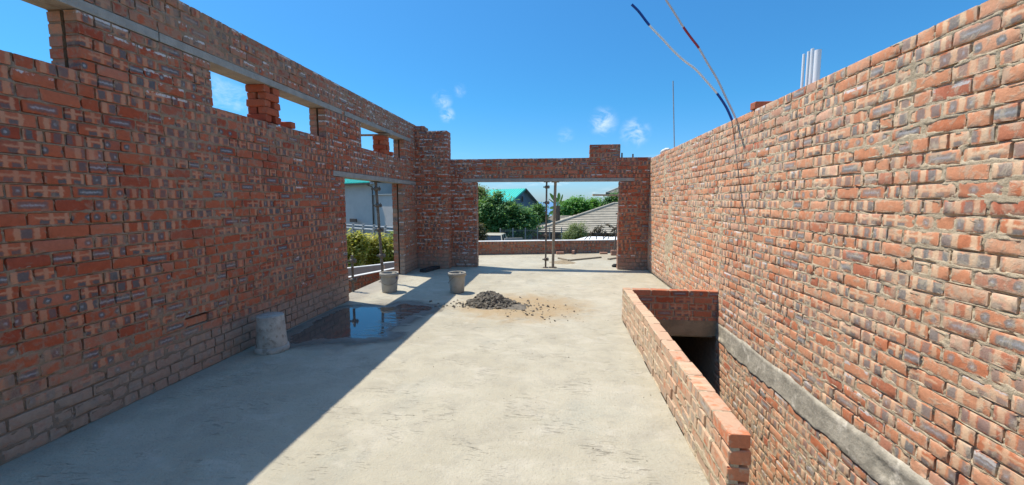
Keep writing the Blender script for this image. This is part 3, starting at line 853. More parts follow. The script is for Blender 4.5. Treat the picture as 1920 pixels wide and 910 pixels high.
# ---- things seen through the doorway: lower brick wall and rendered boundary wall
p, q = at(656, 518.5, Z=-.25), at(752, 500, Z=-.25); d = (q - p) / np.linalg.norm(q - p)
low_wall('brick_wall', (p - d * .9)[:2], (q + d * .7)[:2], -1.7, -.28, 'lower brick wall with white top outside the doorway', .022, th=.115, seed=83)
p, q = at(656, 501.5, Z=-.42), at(752, 491, Z=-.42); d = (q - p) / np.linalg.norm(q - p); nn = np.array([d[1], -d[0], 0])
w = empty('boundary_wall', ((p + q) / 2)); tag(w, 'beige rendered boundary wall with white coping below the bushes', 'wall')
mid = (p + q) / 2; Ln = np.linalg.norm(q - p); ang = math.atan2(d[1], d[0])
jn = at(718, 495, Z=-.42)
for (s0, s1, zz) in ((-1.2, .62, 0), (.645, 1.6, .035)):
    a, b_ = p + d * s0 * Ln, p + d * s1 * Ln; c = (a + b_) / 2
    MB().box((c[0], c[1], -1.1 + zz), (Ln * (s1 - s0), .12, 1.3), rz=ang).build('wall_panel', M['render'], w)
    MB().box((c[0], c[1], -.44 + zz), (Ln * (s1 - s0) + .02, .13, .03), rz=ang).build('coping', M['coping'], w, .004)
settle(w)

TONE = 1.0
# ------------------------------------------------------------------ loose bricks
def brick_mesh(seed, plain=True, dust=0.0):
    V, Q, bl, br = solid_bricks([((0, 0, 0), (.222, .106, .073), 0)], seed)
    if plain: br[:, 1] *= .3; br[:, 0] = .3 + .55 * br[:, 0]
    o = mesh_np('loose_brick', V, Q, M['brick'], attrs={'bl': ('FLOAT_VECTOR', bl), 'br': ('FLOAT_COLOR', br), 'bx': ('FLOAT_COLOR', np.tile([0, dust, -.6, .12], (len(V), 1)))})  # low tone: shade put into the loose bricks' colour
    me = o.data; bpy.data.objects.remove(o); return me
BMESH = [brick_mesh(200 + i) for i in range(7)]
DUSTY = [brick_mesh(220 + i, True, .75) for i in range(7)]
def loose_brick(c, rz, label, group=None, sz=1.0, rx=0, mi=None):
    o = bpy.data.objects.new('loose_brick', BMESH[random.randrange(7) if mi is None else mi]); COL.objects.link(o)
    o.location = [float(x) for x in c]; o.rotation_euler = (rx, 0, rz); o.scale = (1, 1, sz)
    tag(o, label, 'brick', group); return o
ORD = ['lowest', 'second', 'third', 'fourth', 'top']
hb = .0805; cx, cy = -3.372, 4.55
for i in range(5):
    z = 2.446 + hb * i + .0365 * 1.09
    if i % 2 == 0:
        for s, wd in ((-1, 'left'), (1, 'right')):
            loose_brick((cx + random.uniform(-.008, .008), cy + s * .078, z), random.gauss(0, .03), f'loose red brick on the {wd} in the {ORD[i]} course of the wide window stack', 'bricks stacked in the wide window', 1.085)
    else:
        for s, wd in ((-1, 'outer'), (1, 'room')):
            loose_brick((cx + s * .065, cy + random.uniform(-.01, .01), z), pi / 2 + random.gauss(0, .03), f'loose red brick on the {wd} side in the {ORD[i]} course of the wide window stack', 'bricks stacked in the wide window', 1.085)
loose_brick((-3.33, 4.90, 2.446 + .037), .12, 'single dark half brick lying on the sill of the wide window', mi=3).scale = (.62, 1, 1)
hb = .084; cx, cy = -3.375, 7.74
ORD2 = ['lowest', 'second', 'third', 'top']
for i in range(4):
    z = 2.446 + hb * i + .042
    if i % 2 == 1:
        for s, wd in ((-1, 'left'), (1, 'right')):
            loose_brick((cx + random.uniform(-.01, .01), cy + s * .075, z), random.gauss(0, .04), f'loose red brick on the {wd} in the {ORD2[i]} course of the narrow window stack', 'bricks stacked in the narrow window', 1.13)
    else:
        for s, wd in ((-1, 'outer'), (1, 'room')):
            loose_brick((cx + s * .06, cy + random.uniform(-.01, .01), z), pi / 2 + random.gauss(0, .04), f'loose red brick on the {wd} side in the {ORD2[i]} course of the narrow window stack', 'bricks stacked in the narrow window', 1.13)
loose_brick((-3.37, 8.0, 2.446 + .037), .05, 'single red brick beside the stack on the narrow window sill')
tag(MB().beam((-4.02, 7.66, 2.80), (-3.17, 7.74, 2.803), .11, .024).build('timber_plank', M['timber'], None, .002), 'weathered board laid across the brick stack in the narrow window', 'plank')
c = at(1424, 201, X=2.06); loose_brick((2.10, c[1], 2.5 + .037), .04, 'single red brick standing on top of the sunlit wall', mi=2, rx=0)
BMESH, CLEAN = DUSTY, BMESH
c = at(1050, 474.5, Z=0.037); loose_brick((c[0], c[1], .037), .3, 'dark loose brick against the terrace parapet', mi=4)
c = at(1075, 473, Z=0.053); loose_brick((c[0], c[1], .053), 1.4, 'pale loose brick standing on edge against the terrace parapet', mi=1, rx=pi / 2)
c = at(1158, 475, Z=0.037)
b1 = loose_brick((1.62, 12.2, .037), .05, 'lower of two bricks under the leaning prop on the terrace', mi=0)
b1 = loose_brick((1.62, 12.21, .112), .02, 'upper of two bricks under the leaning prop on the terrace', mi=5)
c = at(1159, 484, Z=.053); loose_brick((c[0] + .06, c[1], .111), .9, 'red brick on end beside the right pier of the far opening', mi=6, rx=0).rotation_euler = (0, pi / 2, .5)
loose_brick((1.33, 12.48, .03), .1, 'flat broken brick lying at the foot of the terrace parapet', mi=2, sz=.6)

BMESH = CLEAN

# ------------------------------------------------------------------ props
def coupler(mb, c, r):
    c = Vector(c)
    mb.lathe([(r, -.035), (r * 1.7, -.033), (r * 1.7, .033), (r, .035)], 12, c)
    mb.box(c + Vector((r * 2.2, 0, 0)), (.05, .03, .05)); mb.box(c + Vector((-r * 2.4, -.01, 0)), (.05, .02, .03))
    mb.tube([c + Vector((r * 2.4, 0, -.04)), c + Vector((r * 2.4, 0, .05))], .008, 6)

def prop(name, a, b, couplers, label, r=.024, plate=True, cat='prop'):
    a = np.array(a, float); b = np.array(b, float)
    root = empty(name, a); tag(root, label, cat)
    MB().tube([a + (b - a) * t for t in (0, .33, .66, 1)], r, 12).build('tube', M['steel'], root)
    for t in couplers:
        mb = MB(); coupler(mb, a + (b - a) * t, r); mb.build('coupler', M['steel'], root)
    if plate:
        MB().box(b - np.array([0, 0, .006]), (.14, .12, .010)).build('head_plate', M['steel'], root)
        MB().box(a + np.array([0, 0, .005]), (.13, .13, .010)).build('base_plate', M['steel'], root)
    settle(root); return root
prop('scaffold_prop', (-.295, YB + .10, 0), (-.285, YB + .10, 2.0), (.1, .385, .76, .94), 'thin steel scaffold prop with couplers under the far lintel', .021)
root = empty('timber_prop', (-.12, YB + .12, 0)); tag(root, 'plain round post standing beside the coupled prop under the far lintel', 'prop')
MB().tube([(-.125, YB + .12, .02), (-.11, YB + .12, 1.0), (-.085, YB + .12, 1.985)], .032, 14).build('post', M['timber'], root)
MB().box((-.125, YB + .11, .012), (.16, .14, .022), .2).build('foot_block', M['timber'], root)
MB().box((-.085, YB + .12, 1.992), (.18, .10, .014)).build('head_block', M['timber'], root); settle(root)
prop('scaffold_prop', (-3.37, 7.63, 0), (-3.37, 7.43, 1.915), (.27, .53, .77, .93), 'leaning steel scaffold prop holding the doorway lintel', .026)
tb = at(661, 520, X=-3.52)
prop('scaffold_tube', (-3.52, tb[1], -.45), (-3.515, tb[1], .63), (.60, .91), 'short upright scaffold tube with couplers outside the doorway', .022, False, 'scaffold tube')
prop('leaning_prop', (1.60, 12.2, .15), tuple(at(1160, 398, Y=12.25)), (.45, .96), 'rusty tube leaning beside the right pier on the terrace', .02, False)

# ------------------------------------------------------------------ cables, pipes, rods on the right wall
def smooth_path(P, n=6):
    P = [np.array(p, float) for p in P]; out = []
    for i in range(len(P) - 1):
        p0, p1, p2, p3 = P[max(i - 1, 0)], P[i], P[i + 1], P[min(i + 2, len(P) - 1)]
        for k in range(n):
            t = k / n; out.append(.5 * ((2 * p1) + (-p0 + p2) * t + (2 * p0 - 5 * p1 + 4 * p2 - p3) * t * t + (-p0 + 3 * p1 - 3 * p2 + p3) * t ** 3))
    out.append(P[-1]); return out
def conduit(name, pts, segs, label, r):
    """pts zoomed-crop pixels along the conduit from the free end to the wall; segs (i0,i1,part,material)"""
    N = len(pts); P = []
    for i, (x, y) in enumerate(pts):
        Y = 5.15 + .18 * (i / (N - 1)) ; P.append(at(1140 + x / 2.936, y / 2.936, Y=Y))
    P.append(np.array([2.045, 5.33, 2.49])); P.append(np.array([2.06, 5.34, 2.2]))
    root = empty(name, (2.05, 5.33, 2.5)); tag(root, label, 'cable')
    S = smooth_path(P, 6)
    for (i0, i1, nm, mt) in segs:
        seg = S[i0 * 6:(i1 * 6 + 1) if i1 >= 0 else None]
        MB().tube(seg, r * (1.12 if nm == 'sleeve' else 1), 10).build(nm, mt, root)
    settle(root)
conduit('cable', [(130, 25), (170, 65), (228, 140), (300, 215), (360, 280), (420, 335), (480, 380), (540, 445), (600, 515), (650, 590), (682, 660)],
        [(0, 2, 'sleeve', M['cableblue']), (2, 8, 'conduit', M['cablewhite']), (8, -1, 'sleeve', M['cableblue'])], 'white cable with blue ends curling up from the sunlit wall', .0125)
conduit('cable', [(290, -60), (320, 0), (365, 70), (415, 150), (458, 210), (500, 265), (540, 335), (600, 435), (650, 540), (702, 652)],
        [(0, 3, 'conduit', M['cablepink']), (3, 5, 'sleeve', M['cablered']), (5, -1, 'conduit', M['cablepink'])], 'dull pinkish cable with a red stretch curling up from the sunlit wall', .0118)
def pipe(px, yt, r, label, Xp=2.10):
    c = at(px, 160, X=Xp); top = at(px, yt, Y=c[1])[2]
    b = MB(); Yc = c[1]
    b.tube([(Xp, Yc, 2.3), (Xp, Yc, (2.3 + top) / 2), (Xp, Yc, top)], r, 18, False)
    b.lathe([(r, 0), (r * .86, .001), (r * .86, -.25)], 18, (Xp, Yc, top))
    tag(b.build('plastic_pipe', M['pvc']), label, 'pipe', 'white conduit pipes rising from the sunlit wall')
pipe(1503.5, 102, .0105, 'thin white pipe furthest left in the pipe cluster on the wall')
pipe(1512.5, 97, .0125, 'white pipe second from left in the pipe cluster on the wall', 2.105)
pipe(1519, 92, .0135, 'tallest white pipe in the cluster on the wall', 2.09)
pipe(1529.5, 94.5, .0245, 'thickest white pipe furthest right in the cluster on the wall')
c = at(1264.5, 277, X=2.06); tp = at(1262, 152, Y=c[1])
tag(MB().tube([(2.06, c[1], 2.2), (2.06, c[1], 2.5), tuple(tp)], .0095, 10).build('conduit_rod', M['rodgrey']), 'thin grey conduit standing alone on top of the sunlit wall', 'rod')
for px, yt, lb in ((1166, 287, 'rusty rebar stub beside the raised block on the far wall'), (1186.5, 289, 'short rusty rebar stub near the right end of the far wall')):
    c = at(px, 297, Y=9.68); t_ = at(px, yt, Y=9.68)
    tag(MB().tube([(c[0], 9.68, 2.4), (c[0], 9.68, t_[2])], .018, 10).build('rebar_stub', M['steel']), lb, 'rebar')
# crumpled sack on the wall
V = []; 
nu, nv = 28, 14
for j in range(nv):
    for i in range(nu):
        a = 2 * pi * i / nu; ph = pi * j / (nv - 1)
        rr = .9 + .35 * (vnoise(2 + cos(a) * 1.7 + 3, sin(a) * 1.7 + ph * 1.5, 91) - .5) + .15 * (vnoise(cos(a) * 5 + 9, sin(a) * 5 + ph * 4, 92) - .5)
        V.append((2.10 + .085 * rr * sin(ph) * cos(a), 8.75 + .34 * rr * sin(ph) * sin(a), 2.5 + .05 + .055 * rr * cos(ph)))
Q = [(j * nu + i, j * nu + (i + 1) % nu, (j + 1) * nu + (i + 1) % nu, (j + 1) * nu + i) for j in range(nv - 1) for i in range(nu)]
tag(mesh_np('cement_sack', V, Q, M['bag'], smooth=True), 'crumpled white sack lying on top of the sunlit wall at its far end', 'sack')
# socket box let into the wall
root = empty('socket_box', (XR, 8.26, 1.57)); tag(root, 'empty metal socket box set in the sunlit wall', 'socket box')
b = MB(); y0, y1, z0, z1 = 8.22, 8.30, 1.525, 1.615
for (a, c2) in (((XR - .004, y0, z0), (XR + .034, y0 + .004, z1)), ((XR - .004, y1 - .004, z0), (XR + .034, y1, z1)), ((XR - .004, y0, z0), (XR + .034, y1, z0 + .004)), ((XR - .004, y0, z1 - .004), (XR + .034, y1, z1))): b.box2(a, c2)
b.build('box_rim', M['galv'], root); MB().box2((XR + .026, y0 + .004, z0 + .004), (XR + .031, y1 - .004, z1 - .004)).build('box_back', M['dark'], root); settle(root)  # near-black back panel paints the shade inside the box

# ------------------------------------------------------------------ buckets
def bucket(c, rb, rt, h, label, inverted=False, rz=0, mat='bucketblue', blue=False):
    root = empty('bucket', c, rz); tag(root, label, 'bucket')
    wob = .018 if inverted else .03
    body = [(.001, .004), (rb * .96, .004), (rb, .012), (rb + (rt - rb) * .5, h * .5), (rb + (rt - rb) * .86, h * .86), (rt, h)]
    inner = [(rt - .006, h), (rb + (rt - rb) * .6 - .006, h * .62)]
    f = (lambda P: [(r, h - z) for r, z in P]) if inverted else (lambda P: P)
    MB().lathe(f(body + inner), 44, wob=wob, seed=int(c[1] * 10)).build('body', M[mat], root)
    rim = [(rt * .985, h - .055), (rt + .012, h - .052), (rt + .014, h - .012), (rt + .012, h + .002), (rt - .004, h + .004), (rt - .010, h - .004)]
    MB().lathe(f(rim), 44, wob=wob * .6, seed=3).build('rim', M[mat], root)
    if not inverted:
        MB().lathe([(.001, h * .62), (rb + (rt - rb) * .6 - .004, h * .62)], 32).build('contents', M['bucketin'], root)
        hp = [(sin(a) * (rt + .016) * .35 - (rt + .012) * .0 - .02, cos(a) * (rt + .012), h - .07 - abs(sin(a)) * .135) for a in np.linspace(-pi / 2, pi / 2, 15)]
        hp = [(-(rt + .014) * cos(a) * .96, (rt + .012) * sin(a), h - .06 - .13 * cos(a)) for a in np.linspace(-pi / 2, pi / 2, 17)]
        MB().tube(hp, .0035, 8).build('handle', M['steel'], root)
    if blue:
        n = 14; pts = []
        for k in range(n + 1):
            a = -2.25 + 1.55 * k / n
            for z in (h * .70 + .008 * sin(k * 2.1), h * .815):
                r = rb + (rt - rb) * z / h + .0035; pts.append((r * cos(a), r * sin(a), z))
        MB().add(pts, [(2 * k, 2 * k + 2, 2 * k + 3, 2 * k + 1) for k in range(n)], True).build('label_band', M['bluelabel'], root)
    return root
bucket((-2.975, 3.93, 0), .128, .149, .38, 'upturned mortar caked bucket standing by the shaded wall', True, 0, 'bucket')
bucket((-2.885, 6.78, 0), .125, .148, .335, 'upright grey bucket with blue label remains in the doorway sun', False, 1.9, 'bucketblue', True)
bucket((-1.715, 6.86, 0), .118, .142, .345, 'upright caked bucket with hanging handle behind the mortar heap', False, -.15, 'bucketblue')

# ------------------------------------------------------------------ puddle
poly = np.array([at(x, y, Z=0)[:2] for x, y in [(530, 647), (545, 628), (582, 604), (620, 586), (655, 577), (700, 576), (735, 574), (762, 568), (785, 573), (806, 576), (800, 581), (776, 588), (752, 600), (735, 612), (722, 632), (690, 637), (650, 639), (600, 640), (560, 646)]])
g = .009; xs = np.arange(poly[:, 0].min() - .25, poly[:, 0].max() + .25, g); ys = np.arange(poly[:, 1].min() - .25, poly[:, 1].max() + .25, g)
gx, gy = np.meshgrid(xs, ys); ins = np.zeros(gx.shape, bool); dist = np.full(gx.shape, 9.0)
for i in range(len(poly)):
    a, b_ = poly[i], poly[(i + 1) % len(poly)]
    with np.errstate(divide='ignore', invalid='ignore'):
        cr = ((a[1] > gy) != (b_[1] > gy)) & (gx < (b_[0] - a[0]) * (gy - a[1]) / (b_[1] - a[1]) + a[0])
    ins ^= cr
    ab_ = b_ - a; t = np.clip(((gx - a[0]) * ab_[0] + (gy - a[1]) * ab_[1]) / (ab_ @ ab_), 0, 1)
    dist = np.minimum(dist, np.hypot(gx - a[0] - t * ab_[0], gy - a[1] - t * ab_[1]))
sd = np.where(ins, dist, -dist) + .05 * sst(-2.4, -2.0, gx) + .20 * (fbm(gx * 5.5, gy * 3.2, 101, 5) - .53)
isl = sst(.60, .66, fbm(gx * 2.6 + 4, gy * 5.5, 103, 4)) * sst(-2.1, -1.9, gx + .0 * gy)
sd = sd - .3 * isl
sd = np.where(gx > XL + .02, sd, -1); keep = (sd[:-1, :-1] > -.245) & (sd[1:, :-1] > -.245) & (sd[:-1, 1:] > -.245) & (sd[1:, 1:] > -.245)
idx = np.arange(gx.size).reshape(gx.shape); Q = np.stack([idx[:-1, :-1], idx[:-1, 1:], idx[1:, 1:], idx[1:, :-1]], -1)[keep]
V = np.stack([gx, gy, np.full(gx.shape, .004)], -1).reshape(-1, 3); ee = np.clip(.5 + sd / .5, 0, 1).ravel()
used = np.zeros(len(V), bool); used[Q.ravel()] = True; rm = np.cumsum(used) - 1
tag(mesh_np('puddle', V[used], rm[Q], M['puddle'], smooth=True, attrs={'bx': ('FLOAT_COLOR', np.stack([ee, ee * 0, ee * 0, ee * 0 + 1], -1)[used])}), 'shallow puddle reflecting the sky at the foot of the shaded wall', 'puddle')

# ------------------------------------------------------------------ mortar heap and crumbs
def ico_clod(c, r, rs):
    import bmesh
    bm = bmesh.new(); bmesh.ops.create_icosphere(bm, subdivisions=2, radius=1)
    sq = np.array([rs.uniform(.7, 1.3), rs.uniform(.7, 1.3), rs.uniform(.55, 1.0)]); ph = rs.uniform(0, 50)
    V = np.array([v.co[:] for v in bm.verts]); T = np.array([[l.index for l in f.verts] for f in bm.faces]); bm.free()
    n = .62 + 1.0 * (vnoise(V[:, 0] * 1.8 + ph, V[:, 1] * 1.8 + V[:, 2] * 2.3 + ph, 5) - .2) + .75 * (vnoise(V[:, 0] * 4.2 + ph, V[:, 2] * 4.6 + V[:, 1] * 3.7, 6) - .5)
    return V * n[:, None] * sq * r + np.array(c), T
rs = np.random.default_rng(77); VV = []; TT = []; cnt = 0
hx, hy = -1.04, 6.12
def hh(x, y):
    dx = (x - hx) / .27; dy = (y - hy) / .23
    return .15 * np.exp(-(dx ** 2 + dy ** 2) * 1.25) - .012 + .035 * np.exp(-(((x + .62) / .22) ** 2 + ((y - 6.02) / .2) ** 2))
gx, gy = np.meshgrid(np.arange(-1.95, -.1, .012), np.arange(5.4, 6.9, .012))
z = hh(gx, gy) + .05 * (fbm(gx * 16, gy * 16, 111, 3) - .5) * sst(.0, .06, hh(gx, gy)); 
keepv = z > .006 + .05 * (fbm(gx * 9, gy * 9, 113, 3) - .45); idx = np.arange(gx.size).reshape(gx.shape); k4 = keepv[:-1, :-1] | keepv[1:, 1:] | keepv[1:, :-1] | keepv[:-1, 1:]
Qh = np.stack([idx[:-1, :-1], idx[:-1, 1:], idx[1:, 1:], idx[1:, :-1]], -1)[k4]; Vh = np.stack([gx, gy, z], -1).reshape(-1, 3); cnt = len(Vh)
VV.append(Vh)
for i in range(1700):
    x = rs.normal(hx, .168); y = rs.normal(hy, .14); b0 = hh(x, y)
    if b0 < .008: continue
    r = (.006 + .034 * rs.random() ** 2.6) * (1.25 if b0 > .08 else .9)
    v, t_ = ico_clod((x, y, max(b0, 0) + r * .35), r, rs); VV.append(v); TT.append(t_ + cnt); cnt += len(v)
VVa = np.concatenate(VV); used = np.zeros(len(VVa), bool); used[Qh.ravel()] = True; Ta = np.concatenate(TT); used[Ta.ravel()] = True; rm = np.cumsum(used) - 1
tag(mesh_np('mortar_heap', VVa[used], rm[Qh], M['heap'], T=rm[Ta], smooth=False), 'lumpy dark grey heap of wet mortar on the sunlit floor', 'mortar heap')
VV = []; TT = []; cnt = 0
for i in range(330):
    if i < 150: x, y, r = rs.normal(-.62, .28), rs.normal(6.0, .2), .003 + .016 * rs.random() ** 2.5
    elif i < 210: x, y, r = rs.normal(.0, .28), rs.normal(5.7, .26), .003 + .014 * rs.random() ** 2.5
    elif i < 250: x, y, r = rs.normal(-1.5, .18), rs.normal(6.0, .18), rs.uniform(.005, .02)
    else: x, y, r = rs.uniform(-1.6, .8), rs.uniform(2.4, 8), rs.uniform(.0015, .0045)
    v, t_ = ico_clod((x, y, r * .3), r, rs); VV.append(v); TT.append(t_ + cnt); cnt += len(v)
tag(mesh_np('mortar_crumbs', np.concatenate(VV), np.zeros((0, 4)), M['heap'], T=np.concatenate(TT), smooth=False), 'scattered dark mortar crumbs on the sunlit concrete floor', 'crumbs', kind='stuff')

# ------------------------------------------------------------------ bits on the floor and terrace
o = MB().box((-2.86, 9.05, .035), (.16, .66, .07), -.28).build('timber_block', M['darktimber'], None, .008); tag(o, 'dark wet timber block on the floor beside the corner pilaster', 'timber')
p1, p2, p3 = at(1047, 484, Z=.02), at(1066, 488, Z=.02), at(1127, 482.3, Z=.02)
tag(MB().beam(p1, p2, .05, .03).build('timber_batten', M['timber']), 'short batten of the bent pair on the terrace floor', 'batten')
tag(MB().beam(p2 + np.array([.03, 0, .002]), p3, .05, .03).build('timber_batten', M['timber']), 'long batten of the bent pair on the terrace floor', 'batten')
p1, p2 = at(1141, 486, Z=.02), at(1158, 483, Z=.02)
tag(MB().beam(p1, p2, .07, .035).build('timber_batten', M['timber']), 'stub of batten by the right pier on the terrace', 'batten')
c = at(1154, 499, Z=.02)
v, t_ = ico_clod((c[0], c[1], .025), .05, rs); v2_, t2_ = ico_clod((c[0] - .07, c[1] + .02, .012), .03, rs)
v[:, 0] = c[0] + (v[:, 0] - c[0]) * 1.8
tag(mesh_np('mortar_lump', v, np.zeros((0, 4)), M['dark'], T=t_, smooth=True), 'small dark lump at the foot of the right pier', 'lump')
gx, gy = np.meshgrid(np.linspace(-.35, .65, 60), np.linspace(10.15, 11.1, 50)); z = .07 * np.exp(-(((gx - .12) / .22) ** 2 + ((gy - 10.6) / .2) ** 2)) - .008 + .012 * (fbm(gx * 14, gy * 14, 121, 3) - .5)
idx = np.arange(gx.size).reshape(gx.shape); kz = z > -.006; k4 = kz[:-1, :-1] | kz[1:, 1:]
V = np.stack([gx, gy, z], -1).reshape(-1, 3); Q = np.stack([idx[:-1, :-1], idx[:-1, 1:], idx[1:, 1:], idx[1:, :-1]], -1)[k4]; used = np.zeros(len(V), bool); used[Q.ravel()] = True; rm = np.cumsum(used) - 1
tag(mesh_np('sand_heap', V[used], rm[Q], M['sand'], smooth=True), 'small low heap of sand on the terrace floor', 'sand heap')
p1, p2 = at(1111, 365.8, Y=10.6), at(1175, 367.6, Y=10.6)
tag(MB().beam(p1, p2 + np.array([.5, 0, 0]), .22, .04).build('scaffold_plank', M['paletimber'], None, .003), 'pale scaffold plank sticking out level from behind the right pier', 'plank')
# a standard and ledger behind the pier that carry the plank
b = MB().tube([(p2[0] + .35, 10.6, 0), (p2[0] + .35, 10.6, 2.6)], .024, 10); b.tube([(p2[0] + .35, 10.4, p2[2] - .045), (p2[0] + .35, 10.9, p2[2] - .045)], .022, 8)
tag(b.build('scaffold', M['steel']), 'steel scaffold upright behind the right pier carrying the pale plank', 'scaffold')

#BG0
# ------------------------------------------------------------------ the neighbourhood
GZ = -2.47
M['teal'] = simple('teal_sheet_roof', (.03, .50, .40), .5, .12, 2, 0, .0, .4)
M['bluewall'] = simple('blue_painted_wall', (.10, .26, .32), .8, .1, 2, .002)
M['greywall'] = simple('grey_plaster', (.52, .48, .44), .9, .1, 1.2, .003)
M['greyblue'] = simple('grey_cladding', (.20, .235, .27), .8, .15, 2, .002)
M['fascia'] = simple('grey_fascia', (.45, .48, .47), .6, .1, 3, 0)
M['tile'] = simple('concrete_roof_tile', (.44, .385, .30), .85, .25, 1.1, .01, patch=((.50, .43, .33), 5, .55))
M['brownwall'] = simple('brown_wall', (.11, .085, .07), .85, .2, 3, .002)
M['vibra'] = simple('precast_fence_concrete', (.40, .37, .33), .9, .25, 3, .004)
M['fencemetal'] = simple('dull_fence_steel', (.16, .17, .17), .6, .2, 3, 0, .4)
M['carpaint'] = simple('beige_car_paint', (.52, .47, .36), .35, .05, 3, 0, 0, .5)
M['glass'] = simple('dark_glass', (.02, .03, .04), .08, .1, 3, 0, 0, .6)
M['tyre'] = simple('tyre_rubber', (.02, .02, .02), .8, .1, 9, 0)
M['whiteroof'] = simple('white_roof_sheet', (.78, .78, .76), .6, .08, 2, 0)
M['bark'] = simple('bark', (.15, .115, .085), .9, .35, 14, .01)
M['ground'] = simple('dry_ground', (.20, .165, .11), .95, .35, .4, .01, patch=((.10, .12, .05), .25, .5))
M['sea'] = simple('sea_water', (.13, .24, .40), .35, .1, .01, 0)  # pale blue has distance haze mixed into the colour, no haze volume
M['leafdark'] = leaf_material('dark_leaf', [(0.05, 0.124, 0.041), (0.094, 0.209, 0.065), (0.158, 0.307, 0.104), (0.251, 0.412, 0.163)], .45)
M['leafmid'] = leaf_material('mid_leaf', [(0.082, 0.225, 0.048), (0.13, 0.321, 0.07), (0.207, 0.427, 0.099)], .45)
M['leafyellow'] = leaf_material('yellow_green_leaf', [(.15, .185, .055), (.28, .31, .075), (.42, .415, .11), (.52, .455, .15)], .58)
M['leafpale'] = leaf_material('pale_leaf', [(0.124, 0.186, 0.058), (0.206, 0.269, 0.082), (0.289, 0.316, 0.114)], .45)
M['leafolive'] = leaf_material('olive_leaf', [(0.13, 0.189, 0.075), (0.2, 0.269, 0.1), (0.282, 0.327, 0.138)], .45)
M['leafdull'] = leaf_material('dull_leaf', [(0.097, 0.094, 0.058), (0.162, 0.139, 0.08), (0.08, 0.114, 0.049)], .45)
M['leafred'] = leaf_material('purple_leaf', [(0.076, 0.031, 0.026), (0.046, 0.054, 0.022), (0.106, 0.046, 0.031)], .45)

# terrain: flat round the houses, falling away to the sea
xs = np.concatenate([[-3000, -1200, -500, -200], np.arange(-80, 81, 4), [200, 500, 1200, 3000]]); ys = np.concatenate([[-1500, -400, -100], np.arange(-20, 121, 4), np.arange(130, 621, 30)])
gx, gy = np.meshgrid(xs, ys)
gz = GZ - 1.8 * sst(36, 42, gy) - 43 * sst(70, 520, gy) + .15 * (fbm(gx * .1, gy * .1, 3) - .5) * (np.hypot(gx, gy) > 16)
idx = np.arange(gx.size).reshape(gx.shape)
tag(mesh_np('ground', np.stack([gx, gy, gz], -1).reshape(-1, 3), np.stack([idx[:-1, :-1], idx[:-1, 1:], idx[1:, 1:], idx[1:, :-1]], -1).reshape(-1, 4), M['ground'], smooth=True), kind='structure')
V = [(x, y, -46) for y in (400, 45000) for x in (-45000, 45000)]
tag(mesh_np('sea', V, [(0, 1, 3, 2)], M['sea']), kind='structure')


def leaves(blobs, nclump, per, size, mat, name, parent, seed, clump_r=.22, shell=(.55, 1.0), aspect=.5, droop=0.0):
    rs = np.random.default_rng(seed); P = []; Nn = []; C = []
    vol = np.array([b[1][0] * b[1][2] for b in blobs]); vol = vol / vol.sum()
    for (c, r), f in zip(blobs, vol):
        n = max(3, int(nclump * f))
        d = rs.normal(size=(n, 3)); d /= np.linalg.norm(d, axis=1)[:, None]
        rad = rs.uniform(shell[0] ** 2, shell[1] ** 2, n) ** .5
        cc = np.array(c) + d * np.array(r) * rad[:, None]
        cr = clump_r * rs.uniform(.6, 1.4, n)
        k = per
        o = rs.normal(size=(n, k, 3)) * cr[:, None, None] * np.array([1, 1, .7])
        P.append((cc[:, None] + o).reshape(-1, 3))
        nn = d[:, None] * .5 + rs.normal(size=(n, k, 3)) * .5 + np.array([-.25, 0, 1.1]); Nn.append(nn.reshape(-1, 3))
        C.append(np.clip(rs.random((n, 1)) * .55 + rs.random((n, k)) * .45, 0, 1).reshape(-1))
    P = np.concatenate(P); Nn = np.concatenate(Nn); C = np.concatenate(C); n = len(P)
    Nn /= np.linalg.norm(Nn, axis=1)[:, None]
    a = rs.normal(size=(n, 3)) + np.array([0, 0, -droop]); a -= Nn * (a * Nn).sum(1)[:, None]; a /= np.linalg.norm(a, axis=1)[:, None]; b = np.cross(Nn, a)
    s = size * rs.uniform(.6, 1.35, n)
    a = a * s[:, None]; b = b * (s * aspect)[:, None]
    V = np.stack([P - a, P + b * .9 - a * .1, P + a, P - b * .9 - a * .1], 1).reshape(-1, 3)
    Q = np.arange(n * 4).reshape(-1, 4)
    C4 = np.repeat(C, 4); bx = np.stack([C4, C4 * 0, C4 * 0, C4 * 0 + 1], -1)
    return mesh_np(name, V, Q, mat, parent, attrs={'bx': ('FLOAT_COLOR', bx)})


def limbs(base, blobs, r, seed, parent, name='trunk', mat=None, n_extra=2):
    rs = random.Random(seed); mb = MB(); base = np.array(base, float)
    top = np.mean([b[0] for b in blobs], axis=0); fork = base + (top - base) * .45 + np.array([rs.uniform(-.1, .1), rs.uniform(-.1, .1), 0])
    mb.tube(smooth_path([base, (base + fork) / 2 + np.array([.06, .03, 0]), fork], 4), [r * (1 - .3 * i / 8) for i in range(9)], 9)
    for (c, rr) in blobs:
        for k in range(n_extra):
            e = np.array(c) + np.array([rs.uniform(-.7, .7) * rr[0], rs.uniform(-.7, .7) * rr[1], rs.uniform(.1, .8) * rr[2]])
            m = (fork + e) / 2 + np.array([rs.uniform(-.15, .15), rs.uniform(-.15, .15), -.1 * rr[2]])
            S = smooth_path([fork, m, e], 4); mb.tube(S, [r * .5 * (1 - .85 * i / (len(S) - 1)) for i in range(len(S))], 6)
    return mb.build(name, mat or M['bark'], parent)


